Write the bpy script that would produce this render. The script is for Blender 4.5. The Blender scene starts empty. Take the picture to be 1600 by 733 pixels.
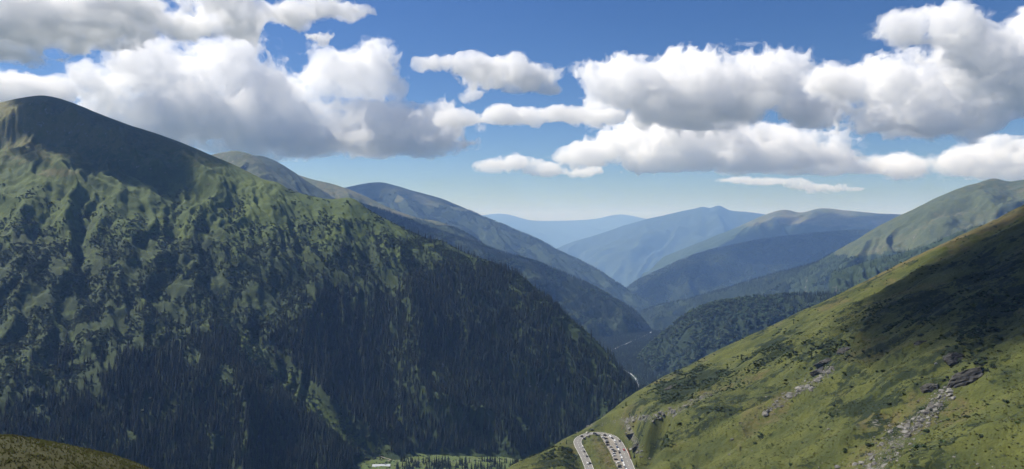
import bpy, bmesh, math, random, time
import numpy as np
from mathutils import Vector
T0 = time.time()
sc = bpy.context.scene
C = sc.collection
PI = math.pi

# ------------------------------------------------------------------ camera, sky, sun, exposure
F, CX, HZ = 1200.0, 800.0, 345.0          # focal length and horizon in photograph pixels, for laying out distances
cam = bpy.data.cameras.new('camera')
cam_o = bpy.data.objects.new('camera', cam)
C.objects.link(cam_o)
sc.camera = cam_o
cam.sensor_width = 36.0
cam.lens = 27.0
cam.shift_y = -21.5 / 1600.0
cam.clip_start, cam.clip_end = 0.5, 90000.0
cam_o.rotation_euler = (PI / 2, 0, 0)

SUN_AZ, SUN_EL = math.radians(-63), math.radians(48)
world = bpy.data.worlds.new('World')
sc.world = world
world.use_nodes = True
wn = world.node_tree
sky = wn.nodes.new('ShaderNodeTexSky')
sky.sky_type = 'NISHITA'
sky.sun_disc = False
sky.sun_elevation, sky.sun_rotation = SUN_EL, SUN_AZ
sky.altitude, sky.air_density, sky.dust_density, sky.ozone_density = 1700, 1.0, 0.95, 5.0
wn.nodes['Background'].inputs[1].default_value = 0.06
hsv = wn.nodes.new('ShaderNodeHueSaturation')
hsv.inputs['Saturation'].default_value = 1.2
hsv.inputs['Hue'].default_value = 0.51
wn.links.new(sky.outputs[0], hsv.inputs['Color'])
wn.links.new(hsv.outputs[0], wn.nodes['Background'].inputs[0])

sun = bpy.data.lights.new('sun', 'SUN')
sun.energy, sun.angle, sun.color = 5.0, math.radians(0.5), (1.0, 0.95, 0.87)
sun_o = bpy.data.objects.new('sun', sun)
C.objects.link(sun_o)
sun_o.rotation_euler = (PI / 2 - SUN_EL, 0, PI - SUN_AZ)
SUN_DIR = np.array([math.sin(SUN_AZ) * math.cos(SUN_EL), math.cos(SUN_AZ) * math.cos(SUN_EL), math.sin(SUN_EL)])

vs = sc.view_settings
vs.view_transform, vs.look, vs.exposure, vs.gamma = 'Standard', 'None', 0.6, 1.0
vs.use_curve_mapping = False
cy = sc.cycles
cy.use_denoising = True
cy.use_adaptive_sampling = True
cy.adaptive_threshold = 0.03
cy.max_bounces = 28
cy.diffuse_bounces = 2
cy.glossy_bounces = 2
cy.transmission_bounces = 2
cy.volume_bounces = 28
cy.transparent_max_bounces = 16

HAZE_DENSITY = 4.5e-5
HAZE_COLOR = (0.27, 0.49, 1.0)

# ------------------------------------------------------------------ noise
def _hash(ix, iy, seed):
    h = ix.astype(np.uint32) * np.uint32(374761393) + iy.astype(np.uint32) * np.uint32(668265263) + np.uint32((seed * 1442695 + 12345) & 0xffffffff)
    h = (h ^ (h >> np.uint32(13))) * np.uint32(1274126177)
    h = h ^ (h >> np.uint32(16))
    return h

def noise2(x, y, seed=0):
    """gradient noise, about -1..1"""
    ix = np.floor(x).astype(np.int64); iy = np.floor(y).astype(np.int64)
    fx = x - ix; fy = y - iy
    u = fx * fx * fx * (fx * (fx * 6 - 15) + 10); v = fy * fy * fy * (fy * (fy * 6 - 15) + 10)
    r = 0.0
    for a in (0, 1):
        for b in (0, 1):
            ang = _hash(ix + a, iy + b, seed).astype(np.float64) * (2 * PI / 4294967295.0)
            r = r + (np.cos(ang) * (fx - a) + np.sin(ang) * (fy - b)) * (u if a else 1 - u) * (v if b else 1 - v)
    return r * 1.5

def fbm(x, y, octs=5, seed=0, gain=0.5):
    r = 0.0; a = 1.0; f = 1.0
    for o in range(octs):
        r = r + a * noise2(x * f + 17.3 * o, y * f - 9.1 * o, seed + o)
        a *= gain; f *= 2.03
    return r

def ridged(x, y, octs=4, seed=0, gain=0.5):
    r = 0.0; a = 1.0; f = 1.0
    for o in range(octs):
        r = r + a * (1 - 2 * np.abs(noise2(x * f + 5.7 * o, y * f + 3.3 * o, seed + o)))
        a *= gain; f *= 2.03
    return r

def sstep(a, b, x):
    t = np.clip((x - a) / (b - a), 0, 1)
    return t * t * (3 - 2 * t)

def project(x, y, z):
    yy = np.maximum(y, 1.0)
    return CX + F * x / yy, HZ - F * z / yy

def at(px, py, D):
    return ((px - CX) / F * D, D, -(py - HZ) / F * D)

def poly_dist(px, py, pts):
    best = np.full(np.shape(px), 1e18)
    for (ax, ay), (bx, by) in zip(pts[:-1], pts[1:]):
        dx, dy = bx - ax, by - ay
        t = np.clip(((px - ax) * dx + (py - ay) * dy) / (dx * dx + dy * dy), 0, 1)
        best = np.minimum(best, (px - ax - t * dx) ** 2 + (py - ay - t * dy) ** 2)
    return np.sqrt(best)

def inside(px, py, poly):
    r = np.zeros(np.shape(px), bool)
    n = len(poly)
    for i in range(n):
        ax, ay = poly[i]; bx, by = poly[(i + 1) % n]
        r ^= ((ay > py) != (by > py)) & (px < (bx - ax) * (py - ay) / (by - ay + 1e-12) + ax)
    return r

def catmull(pts, n, key=0):
    """resample control points at n even steps of coordinate `key` (cubic)"""
    p = np.array(pts, float)
    t = p[:, key]
    tt = np.linspace(t[0], t[-1], n)
    m = np.gradient(p, t, axis=0) if len(p) > 2 else np.tile((p[1] - p[0]) / (t[1] - t[0]), (2, 1))
    i = np.clip(np.searchsorted(t, tt, side='right') - 1, 0, len(t) - 2)
    h = (t[i + 1] - t[i]); s = (tt - t[i]) / h
    s = s[:, None]; h = h[:, None]
    return (2*s**3 - 3*s**2 + 1) * p[i] + (s**3 - 2*s**2 + s) * h * m[i] + (-2*s**3 + 3*s**2) * p[i + 1] + (s**3 - s**2) * h * m[i + 1]

# ------------------------------------------------------------------ objects
def mesh_np(name, v, f, smooth=True):
    me = bpy.data.meshes.new(name)
    v = np.asarray(v, np.float32); f = np.asarray(f, np.int32)
    me.vertices.add(len(v)); me.vertices.foreach_set('co', v.ravel())
    k = f.shape[1]
    me.loops.add(f.size); me.loops.foreach_set('vertex_index', f.ravel())
    me.polygons.add(len(f)); me.polygons.foreach_set('loop_start', np.arange(0, f.size, k, dtype=np.int32))
    me.polygons.foreach_set('use_smooth', np.full(len(f), smooth, bool))
    me.update(calc_edges=True)
    return me

def grid_faces(n, m):
    i = np.arange(n * m).reshape(n, m)
    return np.stack([i[:-1, :-1], i[1:, :-1], i[1:, 1:], i[:-1, 1:]], -1).reshape(-1, 4)

def link(name, data, mat=None, parent=None):
    o = bpy.data.objects.new(name, data)
    C.objects.link(o)
    if mat is not None and data is not None and not data.materials:
        data.materials.append(mat)
    if parent is not None:
        o.parent = parent
    return o

def tag(o, label=None, cat=None, group=None, kind=None):
    if label: o['label'] = label
    if cat: o['category'] = cat
    if group: o['group'] = group
    if kind: o['kind'] = kind
    return o

def empty(name, loc, rz=0.0, scale=1.0):
    o = bpy.data.objects.new(name, None)
    C.objects.link(o)
    o.location = loc; o.rotation_euler = (0, 0, rz); o.scale = (scale,) * 3
    o.empty_display_size = 0.5
    return o

# ------------------------------------------------------------------ materials
def nodes_of(name):
    m = bpy.data.materials.new(name); m.use_nodes = True
    nt = m.node_tree
    return m, nt, nt.nodes['Principled BSDF']

def N(nt, t, **kw):
    n = nt.nodes.new(t)
    for k, v in kw.items(): setattr(n, k, v)
    return n

def tex(nt, co, scale, detail=4, rough=0.55, lac=2.0, dist=0.0):
    n = N(nt, 'ShaderNodeTexNoise')
    n.inputs['Scale'].default_value = scale; n.inputs['Detail'].default_value = detail
    n.inputs['Roughness'].default_value = rough; n.inputs['Lacunarity'].default_value = lac
    n.inputs['Distortion'].default_value = dist
    nt.links.new(co, n.inputs['Vector'])
    return n.outputs['Fac']

def ramp(nt, fac, lo, hi):
    n = N(nt, 'ShaderNodeMapRange'); n.interpolation_type = 'SMOOTHSTEP'
    n.inputs['From Min'].default_value = lo; n.inputs['From Max'].default_value = hi
    nt.links.new(fac, n.inputs['Value'])
    return n.outputs['Result']

def mixc(nt, fac, a, b):
    n = N(nt, 'ShaderNodeMix', data_type='RGBA')
    for s, v in ((n.inputs[6], a), (n.inputs[7], b)):
        if isinstance(v, tuple): s.default_value = (*v, 1)
        else: nt.links.new(v, s)
    if isinstance(fac, (int, float)): n.inputs[0].default_value = fac
    else: nt.links.new(fac, n.inputs[0])
    return n.outputs[2]

def mth(nt, op, a, b):
    n = N(nt, 'ShaderNodeMath', operation=op)
    for s, v in ((n.inputs[0], a), (n.inputs[1], b)):
        if isinstance(v, (int, float)): s.default_value = v
        else: nt.links.new(v, s)
    return n.outputs[0]

def bump(nt, h, dist, strength, bsdf):
    n = N(nt, 'ShaderNodeBump')
    n.inputs['Distance'].default_value = dist; n.inputs['Strength'].default_value = strength
    nt.links.new(h, n.inputs['Height']); nt.links.new(n.outputs[0], bsdf.inputs['Normal'])

def terrain_mat(name, grass_a, grass_b, dry, brush, rock, big=1/90, fine=1/7, bump_d=1.2, bump_s=0.6):
    """mask attribute: r bare rock, g low brush, b dry or heathy turf"""
    m, nt, b = nodes_of(name)
    co = N(nt, 'ShaderNodeTexCoord').outputs['Object']
    at_ = N(nt, 'ShaderNodeAttribute', attribute_name='mask')
    sep = N(nt, 'ShaderNodeSeparateColor'); nt.links.new(at_.outputs['Color'], sep.inputs[0])
    nb = tex(nt, co, big, 5, 0.6); nf = tex(nt, co, fine, 5, 0.65); nm = tex(nt, co, big * 5, 5, 0.65, dist=0.6)
    col = mixc(nt, ramp(nt, nb, 0.35, 0.65), grass_a, grass_b)
    col = mixc(nt, mth(nt, 'MULTIPLY', ramp(nt, nf, 0.38, 0.68), 0.6), col, tuple(0.5 * c for c in grass_a))
    dr = mth(nt, 'ADD', sep.outputs[2], mth(nt, 'MULTIPLY', mth(nt, 'SUBTRACT', nm, 0.5), 1.4))
    col = mixc(nt, ramp(nt, dr, 0.25, 0.75), col, dry)
    gr = mth(nt, 'ADD', sep.outputs[1], mth(nt, 'MULTIPLY', mth(nt, 'SUBTRACT', nm, 0.5), 1.6))
    col = mixc(nt, ramp(nt, gr, 0.4, 0.65), col, brush)
    rk = mth(nt, 'ADD', sep.outputs[0], mth(nt, 'MULTIPLY', mth(nt, 'SUBTRACT', nf, 0.5), 1.8))
    rcol = mixc(nt, ramp(nt, nm, 0.35, 0.65), rock, tuple(0.5 * c for c in rock))
    col = mixc(nt, ramp(nt, rk, 0.45, 0.7), col, rcol)
    nt.links.new(col, b.inputs['Base Color'])
    b.inputs['Roughness'].default_value = 0.9; b.inputs['Specular IOR Level'].default_value = 0.15
    bump(nt, nf, bump_d, bump_s, b)
    return m

def plain_mat(name, col, rough=0.85, var=0.35, scale=0.5, spec=0.2, bump_d=0.0, metal=0.0, rand=0.0, translucent=0.0):
    m, nt, b = nodes_of(name)
    co = N(nt, 'ShaderNodeTexCoord').outputs['Object']
    n = tex(nt, co, scale, 5, 0.6)
    c = mixc(nt, ramp(nt, n, 0.3, 0.7), tuple(c * (1 - var) for c in col), tuple(min(1, c * (1 + var)) for c in col))
    if rand:
        oi = N(nt, 'ShaderNodeObjectInfo')
        hs = N(nt, 'ShaderNodeHueSaturation'); nt.links.new(c, hs.inputs['Color'])
        nt.links.new(mth(nt, 'ADD', mth(nt, 'MULTIPLY', oi.outputs['Random'], 2 * rand), 1 - rand), hs.inputs['Value'])
        nt.links.new(mth(nt, 'ADD', mth(nt, 'MULTIPLY', oi.outputs['Random'], 0.05), 0.475), hs.inputs['Hue'])
        c = hs.outputs[0]
    nt.links.new(c, b.inputs['Base Color'])
    b.inputs['Roughness'].default_value = rough; b.inputs['Specular IOR Level'].default_value = spec
    b.inputs['Metallic'].default_value = metal
    if bump_d: bump(nt, n, bump_d, 0.7, b)
    if translucent:
        tr = N(nt, 'ShaderNodeBsdfTranslucent'); nt.links.new(c, tr.inputs['Color'])
        mx = N(nt, 'ShaderNodeMixShader'); mx.inputs[0].default_value = translucent
        nt.links.new(b.outputs[0], mx.inputs[1]); nt.links.new(tr.outputs[0], mx.inputs[2])
        nt.links.new(mx.outputs[0], nt.nodes['Material Output'].inputs['Surface'])
    return m

ROCK = (0.20, 0.19, 0.175)
M = {}
M['mountain'] = terrain_mat('mountain_turf', (0.082, 0.116, 0.028), (0.050, 0.080, 0.021), (0.115, 0.112, 0.040), (0.028, 0.045, 0.016), ROCK, 1/110, 1/12, 3.0, 0.8)
M['slope'] = terrain_mat('pasture_turf', (0.082, 0.092, 0.024), (0.042, 0.054, 0.016), (0.094, 0.080, 0.034), (0.015, 0.023, 0.009), (0.16, 0.155, 0.14), 1/26, 1/2.0, 0.7, 1.0)
M['knoll'] = terrain_mat('knoll_turf', (0.050, 0.050, 0.016), (0.034, 0.037, 0.012), (0.052, 0.050, 0.018), (0.03, 0.035, 0.015), ROCK, 1/12, 1/0.5, 0.1, 0.8)
M['meadow'] = terrain_mat('valley_turf', (0.09, 0.12, 0.035), (0.065, 0.1, 0.03), (0.15, 0.14, 0.07), (0.022, 0.038, 0.016), ROCK, 1/60, 1/5, 1.0, 0.6)
M['far_grass'] = terrain_mat('far_turf', (0.072, 0.088, 0.040), (0.052, 0.070, 0.034), (0.105, 0.100, 0.052), (0.025, 0.042, 0.02), (0.2, 0.19, 0.17), 1/300, 1/40, 8.0, 0.7)
M['far_forest'] = terrain_mat('far_forest_floor', (0.024, 0.04, 0.018), (0.015, 0.028, 0.013), (0.04, 0.055, 0.024), (0.012, 0.022, 0.011), ROCK, 1/220, 1/22, 9.0, 0.9)
M['spruce'] = plain_mat('spruce_needles', (0.011, 0.021, 0.009), 0.8, 0.4, 0.6, rand=0.45)
M['bark'] = plain_mat('bark', (0.07, 0.05, 0.035), 0.9, 0.4, 2.0)
M['leaf'] = plain_mat('broadleaf_foliage', (0.042, 0.064, 0.024), 0.75, 0.45, 0.7, rand=0.45)
M['shrub'] = plain_mat('dwarf_shrub_foliage', (0.036, 0.054, 0.020), 0.85, 0.45, 0.9, rand=0.45)
M['tussock'] = plain_mat('tussock_grass', (0.108, 0.112, 0.034), 0.85, 0.35, 0.9, rand=0.35, translucent=.3)
M['heath'] = plain_mat('bilberry_foliage', (0.024, 0.034, 0.013), 0.85, 0.35, 0.9, rand=0.35)
M['tuft'] = plain_mat('grass_blades', (0.088, 0.092, 0.032), 0.8, 0.35, 1.0, rand=0.35, translucent=.5)
M['rock'] = plain_mat('grey_rock', (0.13, 0.126, 0.115), 0.9, 0.4, 0.8, bump_d=0.15, rand=0.3)
M['crag'] = plain_mat('dark_crag_rock', (0.045, 0.044, 0.040), 0.9, 0.5, 0.35, bump_d=0.5)
M['asphalt'] = plain_mat('worn_asphalt', (0.17, 0.165, 0.155), 0.9, 0.12, 0.25, bump_d=0.02)
M['gravel'] = plain_mat('parking_gravel', (0.19, 0.175, 0.15), 0.95, 0.2, 0.5, bump_d=0.05)
M['line'] = plain_mat('road_paint', (0.7, 0.7, 0.66), 0.7, 0.15, 0.8)
M['water'] = plain_mat('white_water', (0.36, 0.39, 0.41), 0.25, 0.15, 0.2, bump_d=0.4)
M['haze'] = None

# ------------------------------------------------------------------ terrain
class Sheet:                                       # a grid surface with its own x, y, z arrays
    def __init__(self, X, Y, Z, u=None, d=None):
        self.X, self.Y, self.Z, self.u, self.d = X, Y, Z, u, d
    def normals_z(self):
        gx = np.stack(np.gradient(self.X), 0); gy = np.stack(np.gradient(self.Y), 0); gz = np.stack(np.gradient(self.Z), 0)
        n = np.cross(np.stack([gx[0], gy[0], gz[0]], -1), np.stack([gx[1], gy[1], gz[1]], -1))
        n /= np.linalg.norm(n, axis=-1, keepdims=True) + 1e-9
        return np.abs(n[..., 2])
    def build(self, name, mat, mask):
        n, m = self.X.shape
        v = np.stack([self.X, self.Y, self.Z], -1).reshape(-1, 3)
        f = grid_faces(n, m)
        a, b, c = v[f[0, 0]], v[f[0, 1]], v[f[0, 2]]
        if np.cross(b - a, c - a)[2] < 0: f = f[:, ::-1]
        me = mesh_np(name, v, f)
        ca = me.color_attributes.new('mask', 'FLOAT_COLOR', 'POINT')
        col = np.ones((n * m, 4), np.float32)
        for k in range(3): col[:, k] = np.clip(mask[k], 0, 1).reshape(-1) if not np.isscalar(mask[k]) else mask[k]
        ca.data.foreach_set('color', col.ravel())
        o = link(name, me, mat)
        tag(o, kind='structure')
        return o
    def scatter(self, n, rng):
        """n random points, even over the ground plan; returns grid coordinates"""
        e1x = np.diff(self.X, axis=0)[:, :-1]; e1y = np.diff(self.Y, axis=0)[:, :-1]
        e2x = np.diff(self.X, axis=1)[:-1]; e2y = np.diff(self.Y, axis=1)[:-1]
        w = np.cumsum(np.abs(e1x * e2y - e1y * e2x).ravel())
        k = np.searchsorted(w, rng.uniform(0, w[-1], n))
        i, j = np.unravel_index(np.minimum(k, len(w) - 1), e1x.shape)
        return i + rng.uniform(0, .999, n), j + rng.uniform(0, .999, n)
    def sample(self, A, a, b):
        i = a.astype(int); j = b.astype(int); s = a - i; t = b - j
        return A[i, j] * (1-s) * (1-t) + A[i+1, j] * s * (1-t) + A[i, j+1] * (1-s) * t + A[i+1, j+1] * s * t
    def points(self, a, b):
        return self.sample(self.X, a, b), self.sample(self.Y, a, b), self.sample(self.Z, a, b)
    def total_area(self):
        e1x = np.diff(self.X, axis=0)[:, :-1]; e1y = np.diff(self.Y, axis=0)[:, :-1]
        e2x = np.diff(self.X, axis=1)[:-1]; e2y = np.diff(self.Y, axis=1)[:-1]
        return np.abs(e1x * e2y - e1y * e2x).sum()

def ridge_sheet(pts, front, k, length, back, ns, nt, top=60, gully=30, gsize=250, rough=14, seed=1, concave=0.0, kb=None, crest_rough=1.0, fine=0.0):
    c = catmull(pts, ns)
    xc = (c[:, 0] - CX) / F * c[:, 2]; yc = c[:, 2]; zc = -(c[:, 1] - HZ) / F * c[:, 2]
    fx, fy = front
    d = np.concatenate([-np.linspace(1, 0, max(6, nt // 7), endpoint=False) ** 1.3 * back, np.linspace(0, 1, nt) ** 1.15 * length])
    kk = np.interp(c[:, 0], [p[0] for p in k], [p[1] for p in k]) if isinstance(k, list) else np.full(ns, k)
    X = xc[:, None] + fx * d[None]; Y = yc[:, None] - fy * d[None]
    ad = np.sqrt(d * d + top * top) - top
    Z = zc[:, None] - np.where(d[None] >= 0, kk[:, None] * (ad - concave * ad * ad / length)[None], (kb or 0.6) * ad[None])
    U = np.repeat(xc[:, None], len(d), 1); Dd = np.repeat(d[None], ns, 0)
    r = sstep(0, gsize * 1.2, np.abs(Dd))
    w = fbm(X / (gsize * 1.6), Y / (gsize * 1.6), 3, seed + 50) * gsize * 0.55
    g = ridged((U + w) / gsize, Dd / (gsize * 4.5) + 0.37 * seed, 3, seed)
    Z = Z + gully * r * (g - 0.5)
    if fine: Z = Z + fine * r * (ridged((U + .35 * w + 22 * fbm(X / 70, Y / 70, 3, seed + 60)) / (gsize * .24), Dd / (gsize * 2.2), 3, seed + 61, .6) - .6)
    Z = Z + rough * (0.12 * crest_rough + r) * fbm(X / (gsize * 0.5), Y / (gsize * 0.5), 5, seed + 9, 0.55)
    return Sheet(X, Y, Z, U, Dd)

# ---- valley ground to the horizon
def valley_z(x, y):
    return np.interp(y, [-2000, 900, 1430, 1560, 2000, 2900, 3400, 4400, 5700, 8000, 10000, 17000, 28000, 60000], [-440, -440, -450, -468, -535, -592, -609, -641, -830, -1120, -1300, -1800, -2550, -3000])

ang = np.linspace(-1.15, 1.15, 260)
rr = np.concatenate([np.geomspace(700, 4600, 240), np.geomspace(4700, 56000, 60)])
A_, R_ = np.meshgrid(ang, rr, indexing='ij')
X = np.sin(A_) * R_; Y = np.cos(A_) * R_
Z = valley_z(X, Y) + 5 * fbm(X / 160, Y / 160, 4, 3) * sstep(0, 300, np.abs(Y - 1450)) + 1.2 * fbm(X / 22, Y / 22, 3, 4)
Z += 0.10 * np.maximum(np.abs(X + 130) - 260, 0) * sstep(2400, 1900, Y)
valley = Sheet(X, Y, Z)
px, py = project(X, Y, Z)
vo = valley.build('valley_ground', M['meadow'], (0.12 + 0.35 * sstep(25, 8, poly_dist(X, Y, [(-260, 1460), (-120, 1440), (40, 1475), (200, 1600)])), 0.28 + 0.8 * sstep(1500, 1600, Y), 0.25))
tag(vo, 'green meadow floor of the valley around the cabin')

# ---- the big mountain across the valley
lm_pts = [(-400, 190, 2750), (-200, 180, 2690), (-90, 172, 2650), (0, 161, 2620), (35, 153, 2610), (70, 150, 2600), (110, 160, 2580),
          (150, 176, 2540), (200, 195, 2500), (270, 218, 2450), (330, 243, 2400), (380, 265, 2350), (430, 290, 2300), (480, 305, 2260), (520, 313, 2220),
          (548, 318, 2200), (600, 342, 2160), (640, 362, 2140), (690, 385, 2110), (740, 401, 2070), (790, 420, 2030), (830, 450, 1995), (860, 486, 1970),
          (885, 508, 1955), (905, 534, 1950), (925, 563, 1955), (945, 592, 1970), (965, 622, 1985), (985, 652, 2000), (1010, 690, 2040), (1040, 730, 2080)]
lk = [(-1100, .62), (70, .655), (300, .68), (380, .72), (430, .75), (505, .79), (600, .78), (740, .71), (830, .63), (905, .56), (1040, .5)]
LM = ridge_sheet(lm_pts, (0.55, 1.0), lk, 1750, 300, 620, 390, top=45, gully=33, gsize=210, rough=7, seed=5, concave=0.10, fine=5.0)
px, py = project(LM.X, LM.Y, LM.Z)
# corrie headwall: a cliff step below the summit, a bench under it and a bright spur at its lip
hw = sstep(330, 120, px) * sstep(-500, -100, px)
dd = LM.d
LM.Z += hw * (34 * sstep(120, 210, dd) - 95 * sstep(215, 262, dd) + 62 * sstep(270, 470, dd)) + hw * 10 * (sstep(190, 230, dd) - sstep(240, 300, dd)) * ridged(LM.u / 26, dd / 300, 3, 77)
# lower spur left of the stream gully, and the stream gully itself
px, py = project(LM.X, LM.Y, LM.Z)
gl = [(318, 330), (322, 380), (335, 440), (362, 500), (400, 548), (440, 584), (490, 628), (540, 668), (575, 700), (590, 716)]
gd = poly_dist(px, py, gl)
LM.Z -= 22 * sstep(26, 3, gd) * sstep(300, 420, py)
lower = sstep(480, 640, py) * sstep(20, 60, gd) * sstep(640, 520, px) * (px < np.interp(py, [300, 500, 548, 584, 628, 668, 716], [320, 362, 400, 440, 490, 540, 590]))
LM.Z += 34 * lower
for (xa, ya, xb, yb, wd, am) in ((548, 322, 470, 520, 22, 16), (640, 470, 850, 610, 26, 20), (205, 380, 150, 560, 16, 14), (100, 430, 140, 560, 14, 12), (690, 390, 760, 520, 20, 14), (430, 300, 410, 450, 18, 14)):
    dl = poly_dist(px, py, [(xa, ya), ((xa + xb) / 2 + 8, (ya + yb) / 2), (xb, yb)])
    LM.Z += am * np.exp(-(dl / wd) ** 2)
cz = .6 * fbm(LM.X / 26, LM.Y / 26, 4, 91, 0.55) + .9 * ridged((LM.u + 10 * fbm(LM.X / 60, LM.Y / 60, 2, 93)) / 24, dd / 130, 3, 92, .55) - .5
LM.Z += 3.2 * cz * sstep(20, 120, np.abs(dd))
px, py = project(LM.X, LM.Y, LM.Z)
nz = LM.normals_z()
tl_x = [-300, 0, 60, 130, 200, 280, 340, 420, 480, 560, 640, 700, 760, 850, 1000]
tl_y = [620, 600, 590, 570, 550, 520, 505, 500, 470, 440, 425, 400, 405, 455, 570]
treeline = np.interp(px, tl_x, tl_y)
rockm = sstep(0.62, 0.48, nz) * 0.2 + 0.25 * sstep(7, 2, gd) * sstep(350, 420, py) + hw * 0.15 * sstep(210, 225, dd) * sstep(275, 255, dd)
rockm += 0.12 * sstep(0.2, 0.6, fbm(LM.u / 60, dd / 260, 3, 41)) * sstep(330, 420, py)
brushm = 0.16 + 0.52 * sstep(285, 420, py + 30 * fbm(LM.X / 120, LM.Y / 120, 3, 8)) + 0.5 * sstep(-10, 60, py - treeline)
brushm = brushm - 0.7 * sstep(26, 12, gd) * sstep(500, 540, py) - 0.6 * sstep(20, 8, np.hypot(px - 350, (py - 590) * 0.8))
drym = 0.55 * sstep(300, 200, py) + 0.1 + 0.35 * sstep(18, 6, np.hypot((px - 290) * 0.3, py - 216)) + 0.4 * sstep(1, .5, np.hypot((px - 90) / 40, (py - 270) / 9))
lmo = LM.build('mountain', M['mountain'], (rockm, brushm, drym))
tag(lmo, 'big green mountain with a rounded grassy summit and forested lower slope')
print('mountain', round(time.time() - T0, 1))

# ---- the grass slope across the road
hc = [(700, 775, 740), (760, 750, 765), (800, 728, 790), (846, 707, 820), (869, 695, 850), (894, 684, 880), (913, 671, 905), (929, 661, 920), (946, 649, 940), (977, 624, 960),
      (998, 609, 970), (1046, 584, 985), (1070, 574, 990), (1120, 548, 985), (1190, 516, 975), (1240, 492, 970), (1300, 465, 950), (1360, 435, 940), (1420, 405, 930),
      (1500, 367, 920), (1560, 340, 910), (1600, 320, 900), (1700, 268, 880), (1800, 215, 860)]
RA = 0.05                                          # the road shelf: a nearly level plane
def road_z(x): return -245.0 + RA * x
def on_road(cx, cy):                               # a point of the hairpin, from its place in an enlarged detail of the photo
    p, q = 870 + cx / 8.833, 650 + cy / 8.833
    t = 245.0 / ((q - HZ) / F + RA * (p - CX) / F)
    return ((p - CX) / F * t, t)
road_c = [on_road(*p) for p in [(590, 1120), (520, 960), (482, 840), (450, 733), (408, 620), (352, 505), (305, 420), (285, 350), (320, 300), (390, 262), (480, 240), (590, 240), (690, 258), (775, 292), (840, 352), (893, 440), (940, 540), (985, 650), (1030, 770), (1065, 860), (1120, 1000), (1160, 1120)]]
park_poly = [on_road(*p) for p in [(600, 262), (700, 285), (790, 345), (850, 450), (900, 570), (960, 720), (1000, 830), (900, 830), (850, 740), (790, 640), (730, 500), (660, 380), (610, 300)]]

PX0, PXW, NPX, NT_ = 690, 1040, 720, 370
pxs = np.linspace(PX0, PX0 + PXW, NPX)
hcr = np.array(hc)
cD = np.interp(pxs, hcr[:, 0], hcr[:, 2]); cP = np.interp(pxs, hcr[:, 0], hcr[:, 1])
ker = np.hanning(15); ker /= ker.sum()
cP = np.convolve(np.pad(cP, 7, mode='edge'), ker, 'valid'); cD = np.convolve(np.pad(cD, 7, mode='edge'), ker, 'valid')
tt = np.concatenate([np.linspace(0.16, 1.0, NT_) ** 1.0, 1 + np.linspace(0.004, 0.4, 45) ** 1.2])
PX, TT = np.meshgrid(pxs, tt, indexing='ij')
Y = TT * cD[:, None]; X = (PX - CX) / F * Y
plane = 0.521 * X - 0.154 * Y - 155
zc = -(cP - HZ) / F * cD
corr = (zc - (0.521 * (pxs - CX) / F * cD - 0.154 * cD - 155))[:, None]
Z = plane + corr * sstep(0.45, 1.0, TT)
over = np.maximum(Y - cD[:, None], 0)
near = np.maximum(0.12 - np.abs(TT - 1), 0) * cD[:, None]
roll = sstep(0.80, 1.0, TT)
Z = Z - 0.30 * over - 0.004 * over ** 2
away = 1 - 0.9 * np.exp(-((TT - 1) / 0.05) ** 2)
ws = fbm(X / 140, Y / 140, 3, 21)
Z += away * (7.5 * fbm(X / 150, Y / 120, 4, 22) + 4.5 * (ridged((Y + 26 * ws) / 62, X / 330, 3, 23) - 0.6))
Z += (0.35 + 0.65 * away) * (1.0 * fbm(X / 13, Y / 13, 4, 24, 0.6) + 2.2 * fbm(X / 48, Y / 38, 3, 25))
lowr = sstep(0.9, 0.6, TT)
Z += lowr * 0.28 * np.abs(np.sin((Z + 4 * fbm(X / 40, Y / 40, 3, 27)) * 1.35))      # sheep terraces
# the ground drops away below the hairpin's open side
lim = -.334 * Y + 800 * sstep(975, 1240, PX) ** 1.6 + 500 * sstep(922, 870, PX) + 600 * sstep(.77, .93, TT)
Z = -6 * np.logaddexp(-Z / 6, -lim / 6)
# shelf of the hairpin
rd = np.full(X.shape, 1e9)
sel = (PX < 1090) & (TT > 0.6)
rd[sel] = poly_dist(X[sel], Y[sel], road_c)
loop = np.zeros(X.shape, bool)
loop[sel] = inside(X[sel], Y[sel], road_c) | inside(X[sel], Y[sel], park_poly)
shelf = np.where(loop, 1.0, sstep(30, 6.5, rd))
mound = np.where(loop, 1.0, 0) * sstep(7, 14, rd) * (1.2 + 0.8 * fbm(X / 9, Y / 9, 3, 31))
pk = np.zeros(X.shape, bool); pk[sel] = inside(X[sel], Y[sel], park_poly)
mound = np.where(pk, 0, mound)
Z = Z * (1 - shelf) + shelf * (road_z(X) - 0.45 + mound)
HILL = Sheet(X, Y, Z)
px, py = project(X, Y, Z)
nz = HILL.normals_z()
scree = [([(1345, 745), (1385, 705), (1425, 668), (1455, 640), (1480, 612)], 26, 9), ([(1195, 645), (1240, 615), (1270, 600), (1300, 575)], 9, 5),
         ([(985, 655), (1020, 652), (1060, 640), (1110, 615)], 7, 6), ([(978, 662), (992, 690), (1000, 712)], 6, 6), ([(905, 668), (950, 660), (985, 655)], 5, 5)]
scm = 0
for pl, w0, w1 in scree:
    scm = np.maximum(scm, sstep(1.25, 0.35, poly_dist(px, py, pl) / np.interp(py, [min(q[1] for q in pl), max(q[1] for q in pl)], [w1, w0])))
rockm = 0.42 * scm * (1 + .5 * fbm(X / 6, Y / 6, 3, 37)) + sstep(0.66, 0.45, nz) * 0.2 + 0.5 * sstep(12, 4, np.hypot(px - 1370, py - 662))
wbx = 0.55 * fbm(X / 30, Y / 30, 4, 38); wby = 0.55 * fbm(X / 30, Y / 30, 4, 39)
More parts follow.
